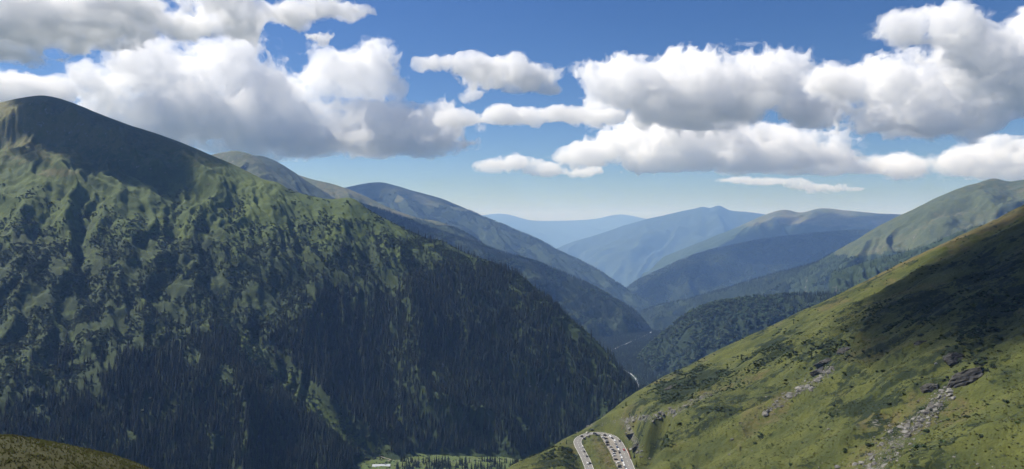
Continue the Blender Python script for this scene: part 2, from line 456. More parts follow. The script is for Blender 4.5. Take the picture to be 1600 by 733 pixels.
bl = np.maximum.reduce([sstep(1.25, 0.4, np.hypot((px - a) / rx + wbx, (py - b) / ry + wby)) for a, b, rx, ry in
     ((1290, 555, 45, 38), (1215, 548, 32, 22), (1100, 590, 55, 26), (1060, 610, 45, 24), (1520, 540, 60, 45), (1450, 480, 90, 30), (1330, 640, 70, 30), (1030, 690, 18, 16), (1120, 640, 26, 6), (860, 712, 40, 18), (1560, 450, 60, 60))])
brushm = 0.14 + 0.26 * sstep(-.1, .5, fbm(X / 17, Y / 13, 4, 36)) + 0.36 * bl + 0.35 * sstep(-0.05, 0.5, fbm(X / 70, Y / 55, 4, 33))
drym = 0.12 + 0.7 * sstep(0.9, 1.0, TT) * sstep(1250, 1450, px) + 0.42 * np.where(loop, 1, 0) * sstep(6, 20, rd) + 0.5 * sstep(30, 8, np.hypot((px - 1365) * 0.6, py - 655)) + 0.35 * sstep(0.1, 0.6, fbm(X / 45, Y / 90, 3, 35))
hillo = HILL.build('grass_slope', M['slope'], (rockm, brushm, drym))
tag(hillo, 'steep grassy mountainside above the hairpin road with scree runs')
print('slope', round(time.time() - T0, 1))

# ---- the viewpoint's own ground and its grassy knoll
th = np.linspace(-PI * 0.75, PI * 0.75, 300)
rr = np.geomspace(0.6, 1150, 230)
TH, RR = np.meshgrid(th, rr, indexing='ij')
X = np.sin(TH) * RR; Y = np.cos(TH) * RR
cone = -1.75 - 0.46 * RR - 0.00002 * RR ** 2
ex = X + 70
kn = -27.8 - np.where(ex > 0, ex ** 2 / 80.0, ex ** 2 / 900.0) - np.where(Y > 92, (Y - 92) ** 2 / 90.0, (Y - 92) ** 2 / 260.0)
Z = np.logaddexp(cone / 3, np.maximum(kn, -800) / 3) * 3
Z += (0.28 * fbm(X / 5, Y / 5, 4, 44) + 0.5 * fbm(X / 22, Y / 22, 2, 45)) * sstep(4, 25, RR)
KN = Sheet(X, Y, Z)
ko = KN.build('knoll', M['knoll'], (0.0, 0.2 + 0.3 * sstep(0, .5, fbm(X / 9, Y / 9, 3, 46)), 0.35 + 0.3 * fbm(X / 14, Y / 6, 3, 47)))
tag(ko, 'near olive grassy knoll of the viewpoint')

# ---- ridges behind, one after another down the valley
FAR = dict(far_hills=3.0, blue_peak=2.8, grass_ridge=2.2, wooded_hill=1.7, dark_shoulder=1.15, grey_peak=1.2, sunlit_shoulder=1.3, grassy_mountain=1.4, forest_slope=2.0, forest_ridge=1.4, shaded_ridge=1.65, rocky_spur=1.2, wooded_spur=1.2)
def far(name, label, pts, front, k, length, back, mat, seed, dims=(260, 80), gully=40, gsize=380, rough=26, top=90, grass_above=None, rock=0.0, dry=0.2, grass_soft=60, concave=0.1):
    q = FAR.get(name, 1.0); pts = [(a, b, D * q) for a, b, D in pts]
    length, back, gully, gsize, rough, top = [v * q for v in (length, back, gully, gsize, rough, top)]
    S = ridge_sheet(pts, front, k, length, back, dims[0], dims[1], top=top, gully=gully, gsize=gsize, rough=rough, seed=seed, concave=concave)
    px, py = project(S.X, S.Y, S.Z)
    nz = S.normals_z()
    if grass_above is None:
        br = np.full(S.X.shape, 0.25)
    else:
        ga = np.interp(px, [p[0] for p in grass_above], [p[1] for p in grass_above])
        br = 0.12 + 0.85 * sstep(-grass_soft * 0.25, grass_soft * 0.25, py - ga + grass_soft * 0.4 * fbm(S.X / 300, S.Y / 300, 4, seed + 3))
    S.brush = br
    o = S.build(name, M[mat], (rock + 0.25 * sstep(0.72, 0.55, nz), br, dry + 0.3 * fbm(S.X / 500, S.Y / 500, 3, seed + 7)))
    tag(o, label)
    return S
R = {}
R['e'] = far('far_hills', 'palest blue hills at the very end of the valley', [(560, 338, 14500), (700, 338, 14500), (745, 337, 14500), (785, 334, 14500), (830, 344, 14500), (880, 345, 14700), (930, 342, 15000), (970, 335, 15000), (1005, 341, 15000), (1060, 349, 15000), (1300, 345, 15000), (1700, 330, 15000)], (0, 1), .3, 2600, 1500, 'far_forest', 61, gully=70, gsize=1200, rough=40, top=300)
R['f'] = far('blue_peak', 'blue twin topped mountain closing the valley', [(820, 418, 9300), (850, 400, 9300), (880, 384, 9300), (930, 368, 9400), (1000, 345, 9400), (1060, 331, 9400), (1085, 326, 9350), (1098, 323, 9300), (1110, 325, 9300), (1122, 321, 9300), (1140, 328, 9300), (1165, 331, 9300), (1190, 334, 9300), (1260, 345, 9300), (1400, 350, 9300), (1600, 350, 9300)], (-.3, 1), .45, 2600, 1200, 'far_forest', 62, gully=110, gsize=800, rough=40, top=150)
R['g'] = far('grass_ridge', 'pale grassy ridge with two low humps', [(1040, 400, 7200), (1100, 376, 7000), (1150, 356, 6900), (1190, 338, 6850), (1225, 328, 6800), (1252, 332, 6800), (1280, 326, 6700), (1330, 330, 6600), (1380, 334, 6500), (1430, 335, 6500), (1500, 330, 6500), (1650, 320, 6500)], (-.55, 1), .42, 2000, 1000, 'far_grass', 63, gully=70, gsize=520, grass_above=[(1000, 345), (1150, 356), (1250, 350), (1400, 362), (1650, 380)], grass_soft=14, dry=.5, rough=20)
R['c'] = far('wooded_hill', 'hazy blue hill falling to the valley in one long slope', [(420, 320, 6700), (480, 305, 6500), (540, 293, 6300), (590, 285, 6200), (640, 297, 6100), (700, 315, 6000), (760, 341, 5850), (820, 366, 5700), (880, 396, 5550), (930, 422, 5400), (965, 447, 5300), (1000, 475, 5200), (1030, 505, 5150)], (.5, 1), .5, 1900, 900, 'far_grass', 64, gully=60, gsize=480, grass_above=[(420, 320), (590, 305), (700, 322), (760, 338), (820, 345), (1000, 400)], grass_soft=24, dry=.35)
R['a2'] = far('dark_shoulder', 'dark shoulder peak behind the big mountain', [(340, 262, 5700), (380, 248, 5600), (402, 243, 5500), (440, 257, 5450), (480, 284, 5400), (520, 308, 5300), (560, 332, 5200), (600, 350, 5100)], (.5, 1), .6, 900, 600, 'far_forest', 65, dims=(160, 60), gully=40, rock=.2)
R['a1'] = far('grey_peak', 'grey green peak rising just behind the big mountain', [(240, 262, 5200), (300, 250, 5100), (340, 240, 5000), (370, 236, 4900), (400, 246, 4850), (430, 270, 4800), (470, 302, 4700), (520, 332, 4600)], (.5, 1), .6, 900, 600, 'far_grass', 66, dims=(160, 60), rock=.3)
R['b'] = far('sunlit_shoulder', 'sunlit grassy shoulder sloping down behind the mountain', [(430, 262, 5300), (470, 275, 5200), (490, 281, 5100), (530, 291, 5000), (570, 307, 4900), (610, 326, 4800), (650, 340, 4700), (690, 348, 4600), (720, 362, 4550), (760, 388, 4500), (800, 415, 4450)], (.45, 1), .42, 1300, 700, 'far_grass', 67, grass_above=[(430, 300), (530, 320), (610, 338), (690, 352), (760, 370)], grass_soft=14, gully=30, dry=.45, rough=14)
R['h'] = far('grassy_mountain', 'big grey green mountain with a bare grassy top beyond the slope', [(1240, 428, 4050), (1290, 402, 4000), (1330, 379, 4000), (1380, 350, 4000), (1430, 325, 3950), (1480, 302, 3900), (1520, 288, 3900), (1556, 279, 3900), (1575, 283, 3850), (1600, 281, 3800), (1700, 268, 3700), (1900, 240, 3500)], (-.6, 1), .55, 1500, 700, 'far_grass', 68, dims=(320, 110), gully=46, gsize=330, grass_above=[(1200, 390), (1330, 398), (1450, 400), (1600, 420)], grass_soft=18, rock=.12, dry=.28, top=70)
R['g2'] = far('forest_slope', 'forested side slope running down to the valley', [(945, 480, 4750), (980, 449, 4900), (1030, 422, 5000), (1090, 397, 5100), (1160, 380, 5200), (1230, 369, 5300), (1300, 362, 5400), (1380, 358, 5500), (1440, 350, 5600), (1550, 345, 5700)], (-.25, 1), .42, 1500, 700, 'far_forest', 69, gully=75, gsize=420, top=120)
R['d'] = far('forest_ridge', 'dark wooded ridge behind the end of the big mountain', [(560, 318, 3700), (600, 330, 3600), (640, 345, 3550), (700, 365, 3500), (760, 386, 3450), (820, 405, 3450), (880, 426, 3450), (930, 450, 3450), (970, 474, 3500), (992, 492, 3550), (1003, 520, 3600), (1010, 550, 3620)], (.28, 1), .60, 1300, 500, 'far_forest', 70, dims=(300, 100), gully=60, gsize=330, top=60)
R['i'] = far('shaded_ridge', 'dark forested ridge below the pale grassy ridge', [(935, 530, 3950), (965, 505, 3900), (1010, 484, 3800), (1080, 466, 3700), (1150, 446, 3600), (1220, 425, 3500), (1300, 406, 3400), (1380, 399, 3300), (1440, 400, 3250), (1600, 395, 3100)], (-.35, 1), .5, 1100, 500, 'far_forest', 71, gully=45, gsize=320, top=80)
R['h2'] = far('rocky_spur', 'rocky spur with scattered spruces edging the grassy mountain', [(1300, 425, 3000), (1380, 402, 2950), (1440, 386, 2900), (1490, 366, 2800), (1540, 350, 2700), (1600, 330, 2600), (1720, 300, 2500)], (-.5, 1), .6, 900, 400, 'far_grass', 72, dims=(200, 80), gully=40, gsize=160, rough=20, rock=.12, top=40, grass_above=[(1300, 400), (1600, 350)], grass_soft=40)
R['j'] = far('wooded_spur', 'near forested spur across the river from the big mountain', [(975, 600, 2850), (985, 578, 2800), (1010, 547, 2750), (1040, 519, 2700), (1070, 496, 2650), (1110, 478, 2600), (1180, 466, 2550), (1240, 462, 2500), (1300, 458, 2450), (1400, 440, 2400), (1520, 420, 2300)], (-.12, 1), .62, 1000, 400, 'far_forest', 73, dims=(280, 100), gully=42, gsize=200, top=60)
print('ridges', round(time.time() - T0, 1))

# ---- the river in the gorge
def strip(name, pts, widths, zfun, mat, lift=0.0, parent=None):
    v = []
    p = np.array(pts, float)
    tg = np.gradient(p, axis=0); tg /= np.linalg.norm(tg, axis=1, keepdims=True)
    nrm = np.stack([-tg[:, 1], tg[:, 0]], 1)
    w = np.broadcast_to(np.asarray(widths, float), (len(p),))
    for s in (-0.5, 0.5):
        q = p + nrm * (w * s)[:, None]
        v.append(np.column_stack([q, zfun(q[:, 0], q[:, 1]) + lift]))
    v = np.stack(v, 1).reshape(-1, 3)
    n = len(p)
    f = np.array([[2*i, 2*i+1, 2*i+3, 2*i+2] for i in range(n - 1)])
    if np.cross(v[f[0][1]] - v[f[0][0]], v[f[0][2]] - v[f[0][0]])[2] < 0: f = f[:, ::-1]
    return link(name, mesh_np(name, v, f), mat, parent)
rv = [((p - CX) / F * D, D) for p, D in [(1000, 2100), (1003, 2400), (998, 2650), (990, 2900), (970, 3100), (948, 3330), (944, 3480), (962, 3700), (990, 4000), (1012, 4280), (1019, 4500), (1012, 4700)]]
rv = catmull([(q, x, y) for q, (x, y) in enumerate(rv)], 160)[:, 1:]
ro = strip('river', rv, 4 + 2 * np.sin(np.arange(160) * 0.7) + 2 * np.sin(np.arange(160) * 1.9), lambda x, y: valley_z(x, y), M['water'], 4.5)
tag(ro, 'white water of the mountain river in the gorge', kind='structure')

# ------------------------------------------------------------------ road, parking, painted lines
rc = np.array(road_c)
rcs = catmull([(q, x, y) for q, (x, y) in enumerate(road_c)], 220)[:, 1:]
road = strip('road', rcs, 8.6, lambda x, y: road_z(x), M['asphalt'], 0.0)
tag(road, 'pale worn asphalt hairpin road', kind='structure')
tg = np.gradient(rcs, axis=0); tg /= np.linalg.norm(tg, axis=1, keepdims=True)
nr = np.stack([-tg[:, 1], tg[:, 0]], 1)
for s, w in ((-4.0, .22), (4.0, .22)):
    strip('edge_line', rcs + nr * s, w, lambda x, y: road_z(x), M['line'], 0.012, road)
for a in range(4, 214, 5):
    strip('centre_dash', rcs[a:a + 3], .16, lambda x, y: road_z(x), M['line'], 0.012, road)
pa = np.array(park_poly)
bm = bmesh.new()
bm.faces.new([bm.verts.new((x, y, road_z(x) - 0.06)) for x, y in park_poly])
bmesh.ops.recalc_face_normals(bm, faces=bm.faces)
bm.faces.ensure_lookup_table()
if bm.faces[0].normal.z < 0: bmesh.ops.reverse_faces(bm, faces=bm.faces)
me = bpy.data.meshes.new('parking_strip'); bm.to_mesh(me); bm.free()
tag(link('parking_strip', me, M['gravel']), 'pale gravel parking strip inside the hairpin', kind='structure')

# ------------------------------------------------------------------ cars
CAR = {k: plain_mat('car_paint_' + k, c, 0.3, 0.05, 0.3, 0.5) for k, c in dict(white=(.8, .8, .79), black=(.012, .012, .014), grey=(.13, .135, .14), silver=(.48, .49, .5), blue=(.03, .05, .11), tan=(.3, .29, .2), red=(.28, .03, .025)).items()}
M['glass'] = plain_mat('car_glass', (.015, .018, .02), 0.08, 0.1, 1.0, 0.5)
M['tyre'] = plain_mat('tyre_rubber', (.02, .02, .02), 0.9, 0.2, 3.0)

def prism(profile, w0, taper=None):
    """side outline (x, z) extruded across y; taper maps z to a half width"""
    bm = bmesh.new()
    L = [bm.verts.new((x, -(taper(z) if taper else w0), z)) for x, z in profile]
    Rr = [bm.verts.new((x, (taper(z) if taper else w0), z)) for x, z in profile]
    n = len(profile)
    bm.faces.new(L[::-1]); bm.faces.new(Rr)
    for i in range(n): bm.faces.new((L[i], L[(i + 1) % n], Rr[(i + 1) % n], Rr[i]))
    bmesh.ops.recalc_face_normals(bm, faces=bm.faces)
    return bm
def to_mesh(bm, name, bev=0.0):
    if bev: bmesh.ops.bevel(bm, geom=bm.edges[:], offset=bev, segments=1, affect='EDGES')
    me = bpy.data.meshes.new(name); bm.to_mesh(me); bm.free()
    return me
car_body = to_mesh(prism([(-2.15, .35), (-2.2, .75), (-2.05, .95), (-1.75, 1.0), (-1.35, 1.42), (.35, 1.47), (1.05, 1.0), (1.9, .86), (2.18, .65), (2.15, .35)], 0, lambda z: .9 if z < 1.01 else .9 - (z - 1.0) * .42), 'body', .04)
car_glass = to_mesh(prism([(-1.78, 1.03), (-1.40, 1.38), (.33, 1.43), (1.02, 1.03)], 0, lambda z: .905 - (z - 1.0) * .40), 'window')
bm = bmesh.new(); bmesh.ops.create_cone(bm, cap_ends=True, segments=10, radius1=.33, radius2=.33, depth=.22)
bmesh.ops.rotate(bm, verts=bm.verts, matrix=__import__('mathutils').Matrix.Rotation(PI / 2, 3, 'X'))
car_wheel = to_mesh(bm, 'wheel')
body_by_col = {}
for k in CAR:
    body_by_col[k] = car_body.copy(); body_by_col[k].materials.append(CAR[k])
CN = {'grey': 'dark grey', 'silver': 'silver grey', 'blue': 'dark blue', 'tan': 'olive tan'}
def car(cx, cy, heading, col, label, group, sc_=1.0):
    x, y = on_road(cx, cy)
    e = empty('car', (x, y, road_z(x) + 0.02), heading, sc_)
    tag(e, label, 'car', group)
    link('body', body_by_col[col], None, e)
    link('window', car_glass, M['glass'], e)
    for wx in (-1.3, 1.32):
        for wy in (-.82, .82):
            w = link('wheel', car_wheel, M['tyre'], e); w.location = (wx, wy, .33)
    return e
def road_heading(cx, cy):
    x, y = on_road(cx, cy)
    i = int(np.argmin((rcs[:, 0] - x) ** 2 + (rcs[:, 1] - y) ** 2))
    return math.atan2(tg[i, 1], tg[i, 0])
rng0 = random.Random(4)
for cx, cy, col in [(665, 270, 'black'), (735, 288, 'white'), (765, 312, 'black'), (797, 345, 'white'), (814, 392, 'grey'), (833, 437, 'blue'), (850, 468, 'white'), (866, 510, 'black'), (880, 548, 'silver'), (895, 582, 'white'), (898, 622, 'blue'), (918, 655, 'white'), (928, 685, 'white'), (945, 716, 'grey'), (960, 745, 'white')]:
    car(cx, cy, road_heading(cx, cy), col, CN.get(col, col) + ' car parked nose to tail along the road edge of the gravel strip', 'cars parked along the road edge', .95)
for k, (cx, cy, col) in enumerate([(640, 297, 'white'), (680, 320, 'black'), (690, 350, 'silver'), (698, 374, 'black'), (705, 405, 'black'), (745, 432, 'silver'), (768, 466, 'silver'), (800, 490, 'grey'), (790, 522, 'silver'), (797, 552, 'white'), (815, 605, 'black'), (852, 648, 'white'), (868, 684, 'tan'), (870, 710, 'black')]):
    car(cx, cy, 0.35 + rng0.uniform(-.12, .12), col, CN.get(col, col) + ' car parked crosswise on the grass side of the gravel strip', 'cars parked in the inner row', .95)
for cx, cy, col in [(345, 285, 'black'), (380, 316, 'black'), (440, 290, 'grey'), (525, 247, 'black'), (560, 272, 'black'), (425, 236, 'tan'), (495, 202, 'black')]:
    car(cx, cy, road_heading(cx, cy) + (0.25 if col == 'tan' else 0), col, CN.get(col, col) + ' car ' + ('pulled out at the outer edge of the bend' if cy in (236, 202) else 'rounding the bend of the hairpin'), 'cars on the bend', 1.0)
for cx, cy, col in [(355, 432, 'white'), (378, 495, 'black'), (415, 562, 'black'), (425, 662, 'white'), (458, 656, 'black')]:
    car(cx, cy, road_heading(cx, cy), col, col + ' car driving on the lower leg of the hairpin' + (', beside a white car' if cx == 458 else ', beside a black car' if cx == 425 else ''), 'cars on the lower leg', 1.0)
for cx, cy, col in [(870, 352, 'black'), (925, 475, 'red')]:
    car(cx, cy, road_heading(cx, cy), col, ('dark red' if col == 'red' else 'black') + ' car on the upper leg beside the parked row', 'cars on the upper leg', 1.0)

# low retaining wall on the uphill side of the road
wp = [on_road(*p) for p in [(968, 452), (985, 500), (1003, 550), (1018, 592)]]
bm = bmesh.new()
for (xa, ya), (xb, yb) in zip(wp[:-1], wp[1:]):
    a = math.atan2(yb - ya, xb - xa); L = math.hypot(xb - xa, yb - ya)
    r = bmesh.ops.create_cube(bm, size=1)
    bmesh.ops.scale(bm, verts=r['verts'], vec=(L * .985, .5, 1.5))
    bmesh.ops.rotate(bm, verts=r['verts'], matrix=__import__('mathutils').Matrix.Rotation(a, 3, 'Z'))
    bmesh.ops.translate(bm, verts=r['verts'], vec=((xa + xb) / 2, (ya + yb) / 2, road_z(xa) + .55))
tag(link('retaining_wall', to_mesh(bm, 'retaining_wall', .05), plain_mat('brown_masonry', (.16, .09, .055), .9, .3, .8, bump_d=.05)), 'low brown retaining wall on the uphill side of the road', 'wall')

# ------------------------------------------------------------------ plants
def spruce_meshes(seed, tiers, fronds, h=1.0):
    """unit spruce: trunk and crown, height 1; crown of drooping fronds in uneven whorls"""
    rg = random.Random(seed)
    bm = bmesh.new()
    bmesh.ops.create_cone(bm, cap_ends=True, segments=6, radius1=.018, radius2=.003, depth=.97)
    bmesh.ops.translate(bm, verts=bm.verts, vec=(0, 0, .47))
    trunk = to_mesh(bm, 'trunk'); trunk.materials.append(M['bark'])
    V, Fc = [], []
    def tri(a, b, c):
        n = len(V); V.extend((a, b, c)); Fc.append((n, n + 1, n + 2))
    for t in range(tiers):
        q = t / (tiers - 1)
        z = .10 + .86 * q
        rad = (.165 * (1 - q) ** .82 + .012) * rg.uniform(.82, 1.15)
        off = rg.uniform(0, 6.28)
        nf = max(5, int(fronds * (1 - .45 * q)))
        for k in range(nf):
            a = off + 6.283 * k / nf + rg.uniform(-.25, .25)
            r = rad * rg.uniform(.7, 1.15)
            dr = r * rg.uniform(.35, .75)
            wd = r * rg.uniform(.30, .48)
            ca, sa = math.cos(a), math.sin(a)
            top = (ca * .01, sa * .01, z + r * .30)
            mid1 = (ca * r * .6 - sa * wd, sa * r * .6 + ca * wd, z - dr * .45)
            mid2 = (ca * r * .6 + sa * wd, sa * r * .6 - ca * wd, z - dr * .45)
            tip = (ca * r, sa * r, z - dr)
            tri(top, mid2, mid1); tri(mid1, mid2, tip)
    tri((.010, 0, .93), (-.006, .009, .93), (0, 0, 1.0)); tri((-.006, .009, .93), (-.006, -.009, .93), (0, 0, 1.0)); tri((-.006, -.009, .93), (.010, 0, .93), (0, 0, 1.0))
    crown = mesh_np('crown', V, Fc, False); crown.materials.append(M['spruce'])
    return trunk, crown

def leafy_mesh(name, seed, n, mat, flat=1.0, leaf=.22, stem=True):
    """unit crown of leaf-clump faces spread through an uneven volume; height about 1"""
    rg = np.random.default_rng(seed)
    lob = rg.normal(size=(7, 3)); lob /= np.linalg.norm(lob, axis=1, keepdims=True); lob *= rg.uniform(.12, .26, (7, 1)); lob[:, 2] = np.abs(lob[:, 2]) * 1.0
    V, Fc = [], []
    for i in range(n):
        c = lob[rg.integers(7)]
        dvec = rg.normal(size=3); dvec /= np.linalg.norm(dvec)
        p = c + dvec * rg.uniform(.14, .27)
        p = p + np.array([0, 0, .5]); p[2] = .12 + (p[2] - .12) * flat
        nrm = dvec + rg.normal(size=3) * .35; nrm /= np.linalg.norm(nrm)
        t1 = np.cross(nrm, rg.normal(size=3)); t1 /= np.linalg.norm(t1); t2 = np.cross(nrm, t1)
        s = leaf * rg.uniform(.6, 1.2) * .5
        k = len(V)
        V += [p - t1 * s - t2 * s * .6, p + t1 * s * .7 - t2 * s, p + t1 * s + t2 * s * .8, p - t1 * s * .5 + t2 * s]
        Fc.append((k, k + 1, k + 2, k + 3))
    me = mesh_np(name, V, Fc, False); me.materials.append(mat)
    return me

SPR = [spruce_meshes(s, 11, 9) for s in (1, 2, 3)]
def joined(name, parts):
    bm = bmesh.new(); mats = []
    for me in parts:
        k = len(bm.faces); bm.from_mesh(me); bm.faces.ensure_lookup_table()
        for f in bm.faces[k:]: f.material_index = len(mats)
        mats.append(me.materials[0])
    o = bpy.data.meshes.new(name); bm.to_mesh(o); bm.free()
    for m in mats: o.materials.append(m)
    return o
def source(name, me):                              # a template that only the forest's geometry nodes refer to
    return bpy.data.objects.new(name, me)
SRC_SPRUCE = [source('spruce_form', joined('spruce_form', p)) for p in SPR]
bm = bmesh.new(); bmesh.ops.create_cone(bm, cap_ends=True, segments=5, radius1=.035, radius2=.015, depth=.6); bmesh.ops.translate(bm, verts=bm.verts, vec=(0, 0, .28))
lt = to_mesh(bm, 'broadleaf_trunk'); lt.materials.append(M['bark'])
SRC_LEAF = [source('broadleaf_form', joined('broadleaf_form', [leafy_mesh('broadleaf_crown', s, 110, M['leaf']), lt])) for s in (11, 12)]
SRC_SHRUB = [source('shrub_form', leafy_mesh('shrub_form', s, 80, M['shrub'], .8, .26)) for s in (21, 22, 23)]
SRC_SHRUB_L = [source('light_shrub_form', leafy_mesh('light_shrub_form', s, 80, M['leaf'], .85, .26)) for s in (24, 25)]

def instances(name, pts, sources, label, lift=0.0):
    """pts: n x 6 (x, y, z, scale xy, scale z, turn); one object of stuff"""
    pts = np.asarray(pts, np.float32)
    me = bpy.data.meshes.new(name)
    me.vertices.add(len(pts)); me.vertices.foreach_set('co', np.ascontiguousarray(pts[:, :3]).ravel())
    sa = me.attributes.new('size', 'FLOAT_VECTOR', 'POINT'); sa.data.foreach_set('vector', np.ascontiguousarray(pts[:, [3, 3, 4]]).ravel())
    ra = me.attributes.new('turn', 'FLOAT_VECTOR', 'POINT'); z = np.zeros(len(pts), np.float32)
    ra.data.foreach_set('vector', np.stack([z, z, pts[:, 5]], 1).ravel())
    ka = me.attributes.new('form', 'INT', 'POINT'); ka.data.foreach_set('value', np.random.default_rng(len(pts)).integers(0, len(sources), len(pts)).astype(np.int32))
    o = link(name, me)
    ng = bpy.data.node_groups.new(name + '_nodes', 'GeometryNodeTree')
    ng.interface.new_socket('Geometry', in_out='INPUT', socket_type='NodeSocketGeometry')
    ng.interface.new_socket('Geometry', in_out='OUTPUT', socket_type='NodeSocketGeometry')
    gi = ng.nodes.new('NodeGroupInput'); go = ng.nodes.new('NodeGroupOutput'); jn = ng.nodes.new('GeometryNodeJoinGeometry')
    def attr(nm, ty):
        n = ng.nodes.new('GeometryNodeInputNamedAttribute'); n.data_type = ty; n.inputs[0].default_value = nm
        return n.outputs[0]
    sz, tr, fm = attr('size', 'FLOAT_VECTOR'), attr('turn', 'FLOAT_VECTOR'), attr('form', 'INT')
    for k, src in enumerate(sources):
        oi = ng.nodes.new('GeometryNodeObjectInfo'); oi.inputs['Object'].default_value = src; oi.inputs['As Instance'].default_value = True
        cp = ng.nodes.new('FunctionNodeCompare'); cp.data_type = 'INT'; cp.operation = 'EQUAL'
        ng.links.new(fm, cp.inputs[2]); cp.inputs[3].default_value = k
        ip = ng.nodes.new('GeometryNodeInstanceOnPoints')
        ng.links.new(gi.outputs[0], ip.inputs['Points']); ng.links.new(cp.outputs[0], ip.inputs['Selection'])
        ng.links.new(oi.outputs['Geometry'], ip.inputs['Instance']); ng.links.new(tr, ip.inputs['Rotation']); ng.links.new(sz, ip.inputs['Scale'])
        ng.links.new(ip.outputs[0], jn.inputs[0])
    ng.links.new(jn.outputs[0], go.inputs[0])
    md = o.modifiers.new('scatter', 'NODES'); md.node_group = ng
    tag(o, label, kind='stuff')
    return o

rng = np.random.default_rng(7)
def grow(S, spacing, prob, hmin, hmax, slim=1.0, sink=0.4):
    """scatter on a sheet: prob(x, y, z, px, py, a, b) -> chance"""
    n = int(S.total_area() / spacing ** 2)
    a, b = S.scatter(n, rng)
    x, y, z = S.points(a, b)
    px, py = project(x, y, z)
    ok = (px > -90) & (px < 1690) & (py < 800)
    if S.d is not None: ok &= S.sample(S.d, a, b) > -40
    p = prob(x, y, z, px, py, a, b)
    ok &= rng.uniform(0, 1, len(x)) < p
    x, y, z = x[ok], y[ok], z[ok]
    h = hmin + (hmax - hmin) * rng.beta(2.2, 2.2, len(x))
    w = h * slim * rng.uniform(.8, 1.2, len(x))
    return np.stack([x, y, z - sink, w, h, rng.uniform(0, 6.28, len(x))], 1)

gl_p = gl
def near_gully(px, py, w): return sstep(w * 1.5, w * .7, poly_dist(px, py, gl_p)) * sstep(470, 500, py)
def clearing(px, py):
    c = np.zeros_like(px)
    for a, b, r in ((590, 708, 24), (350, 590, 17), (265, 640, 13), (232, 628, 10), (60, 640, 10), (205, 690, 9), (340, 690, 12), (820, 668, 9), (420, 610, 8), (150, 610, 12), (300, 560, 14)):
        c = np.maximum(c, sstep(r * 1.2, r * .7, np.hypot(px - a, (py - b) * .8)))
    return c
def p_lm(x, y, z, px, py, a, b):
    t = py - np.interp(px, tl_x, tl_y) + 55 * fbm(x / 130, y / 130, 3, 131)
    p = np.clip(.06 * sstep(-90, -10, t) + .95 * sstep(-8, 45, t), 0, 1)
    return p * (1 - near_gully(px, py, 19)) * (1 - clearing(px, py)) * (z > valley_z(x, y) + 6)
spr = grow(LM, 5.3, p_lm, 13, 27, 0.85)
def p_shrub(x, y, z, px, py, a, b):
    t = py - np.interp(px, tl_x, tl_y)
    m = fbm(x / 60, y / 60, 4, 141)
    p = sstep(300, 430, py + 60 * m) * sstep(50, -10, t) * sstep(-.45, .2, m)
    return np.maximum(p, .8 * near_gully(px, py, 13) * (rng.uniform(0, 1, len(px)) < .5))
shr = grow(LM, 3.9, p_shrub, 1.8, 5.0, 1.5, .5)
def p_light(x, y, z, px, py, a, b):
    t = py - np.interp(px, tl_x, tl_y)
    m = fbm(x / 90, y / 90, 3, 151)
    return .5 * sstep(-140, 0, t) * sstep(.0, .5, m) * sstep(170, 60, t) + .75 * near_gully(px, py, 18) + .8 * clearing(px, py) * (rng.uniform(0, 1, len(px)) < .6)
lsh = grow(LM, 9.5, p_light, 3.5, 9, 1.15, .5)

# meadow trees
def p_mead(x, y, z, px, py, a, b):
    return .95 * sstep(1452, 1432, y) * (x > -225) * (x < 30) * sstep(-.35, .2, fbm(x / 30, y / 30, 3, 161)) + .9 * sstep(1500, 1540, y) * (y < 6500) * (z < -300) * (x > 60)
near_floor = Sheet(valley.X[90:190, 70:252], valley.Y[90:190, 70:252], valley.Z[90:190, 70:252])
meadow_floor = Sheet(valley.X[80:170, 76:110], valley.Y[80:170, 76:110], valley.Z[80:170, 76:110])
mead = grow(near_floor, 7.0, p_mead, 9, 20, .9)
open_bank = np.interp(mead[:, 1], [2780, 2830, 2930, 2980, 3330, 3360, 3460, 3500, 4280, 4320, 4430, 4480], [-9, 10, 10, -9, -9, 10, 10, -9, -9, 12, 12, -9])      # trees close over the river but for a few reaches
mead = mead[(poly_dist(mead[:, 0], mead[:, 1], [tuple(q) for q in rv]) > open_bank) & ((mead[:, 1] > 1500) | (np.abs(mead[:, 0] + 250) > 40))]

def p_msh(x, y, z, px, py, a, b):
    return (y < 1530) * (y > 1395) * (x > -330) * (x < 60) * .5 * sstep(.0, .4, fbm(x / 22, y / 22, 3, 163))
msh = grow(meadow_floor, 4.0, p_msh, 1.0, 3.2, 1.6, .2)
allspr = np.concatenate([spr, mead])
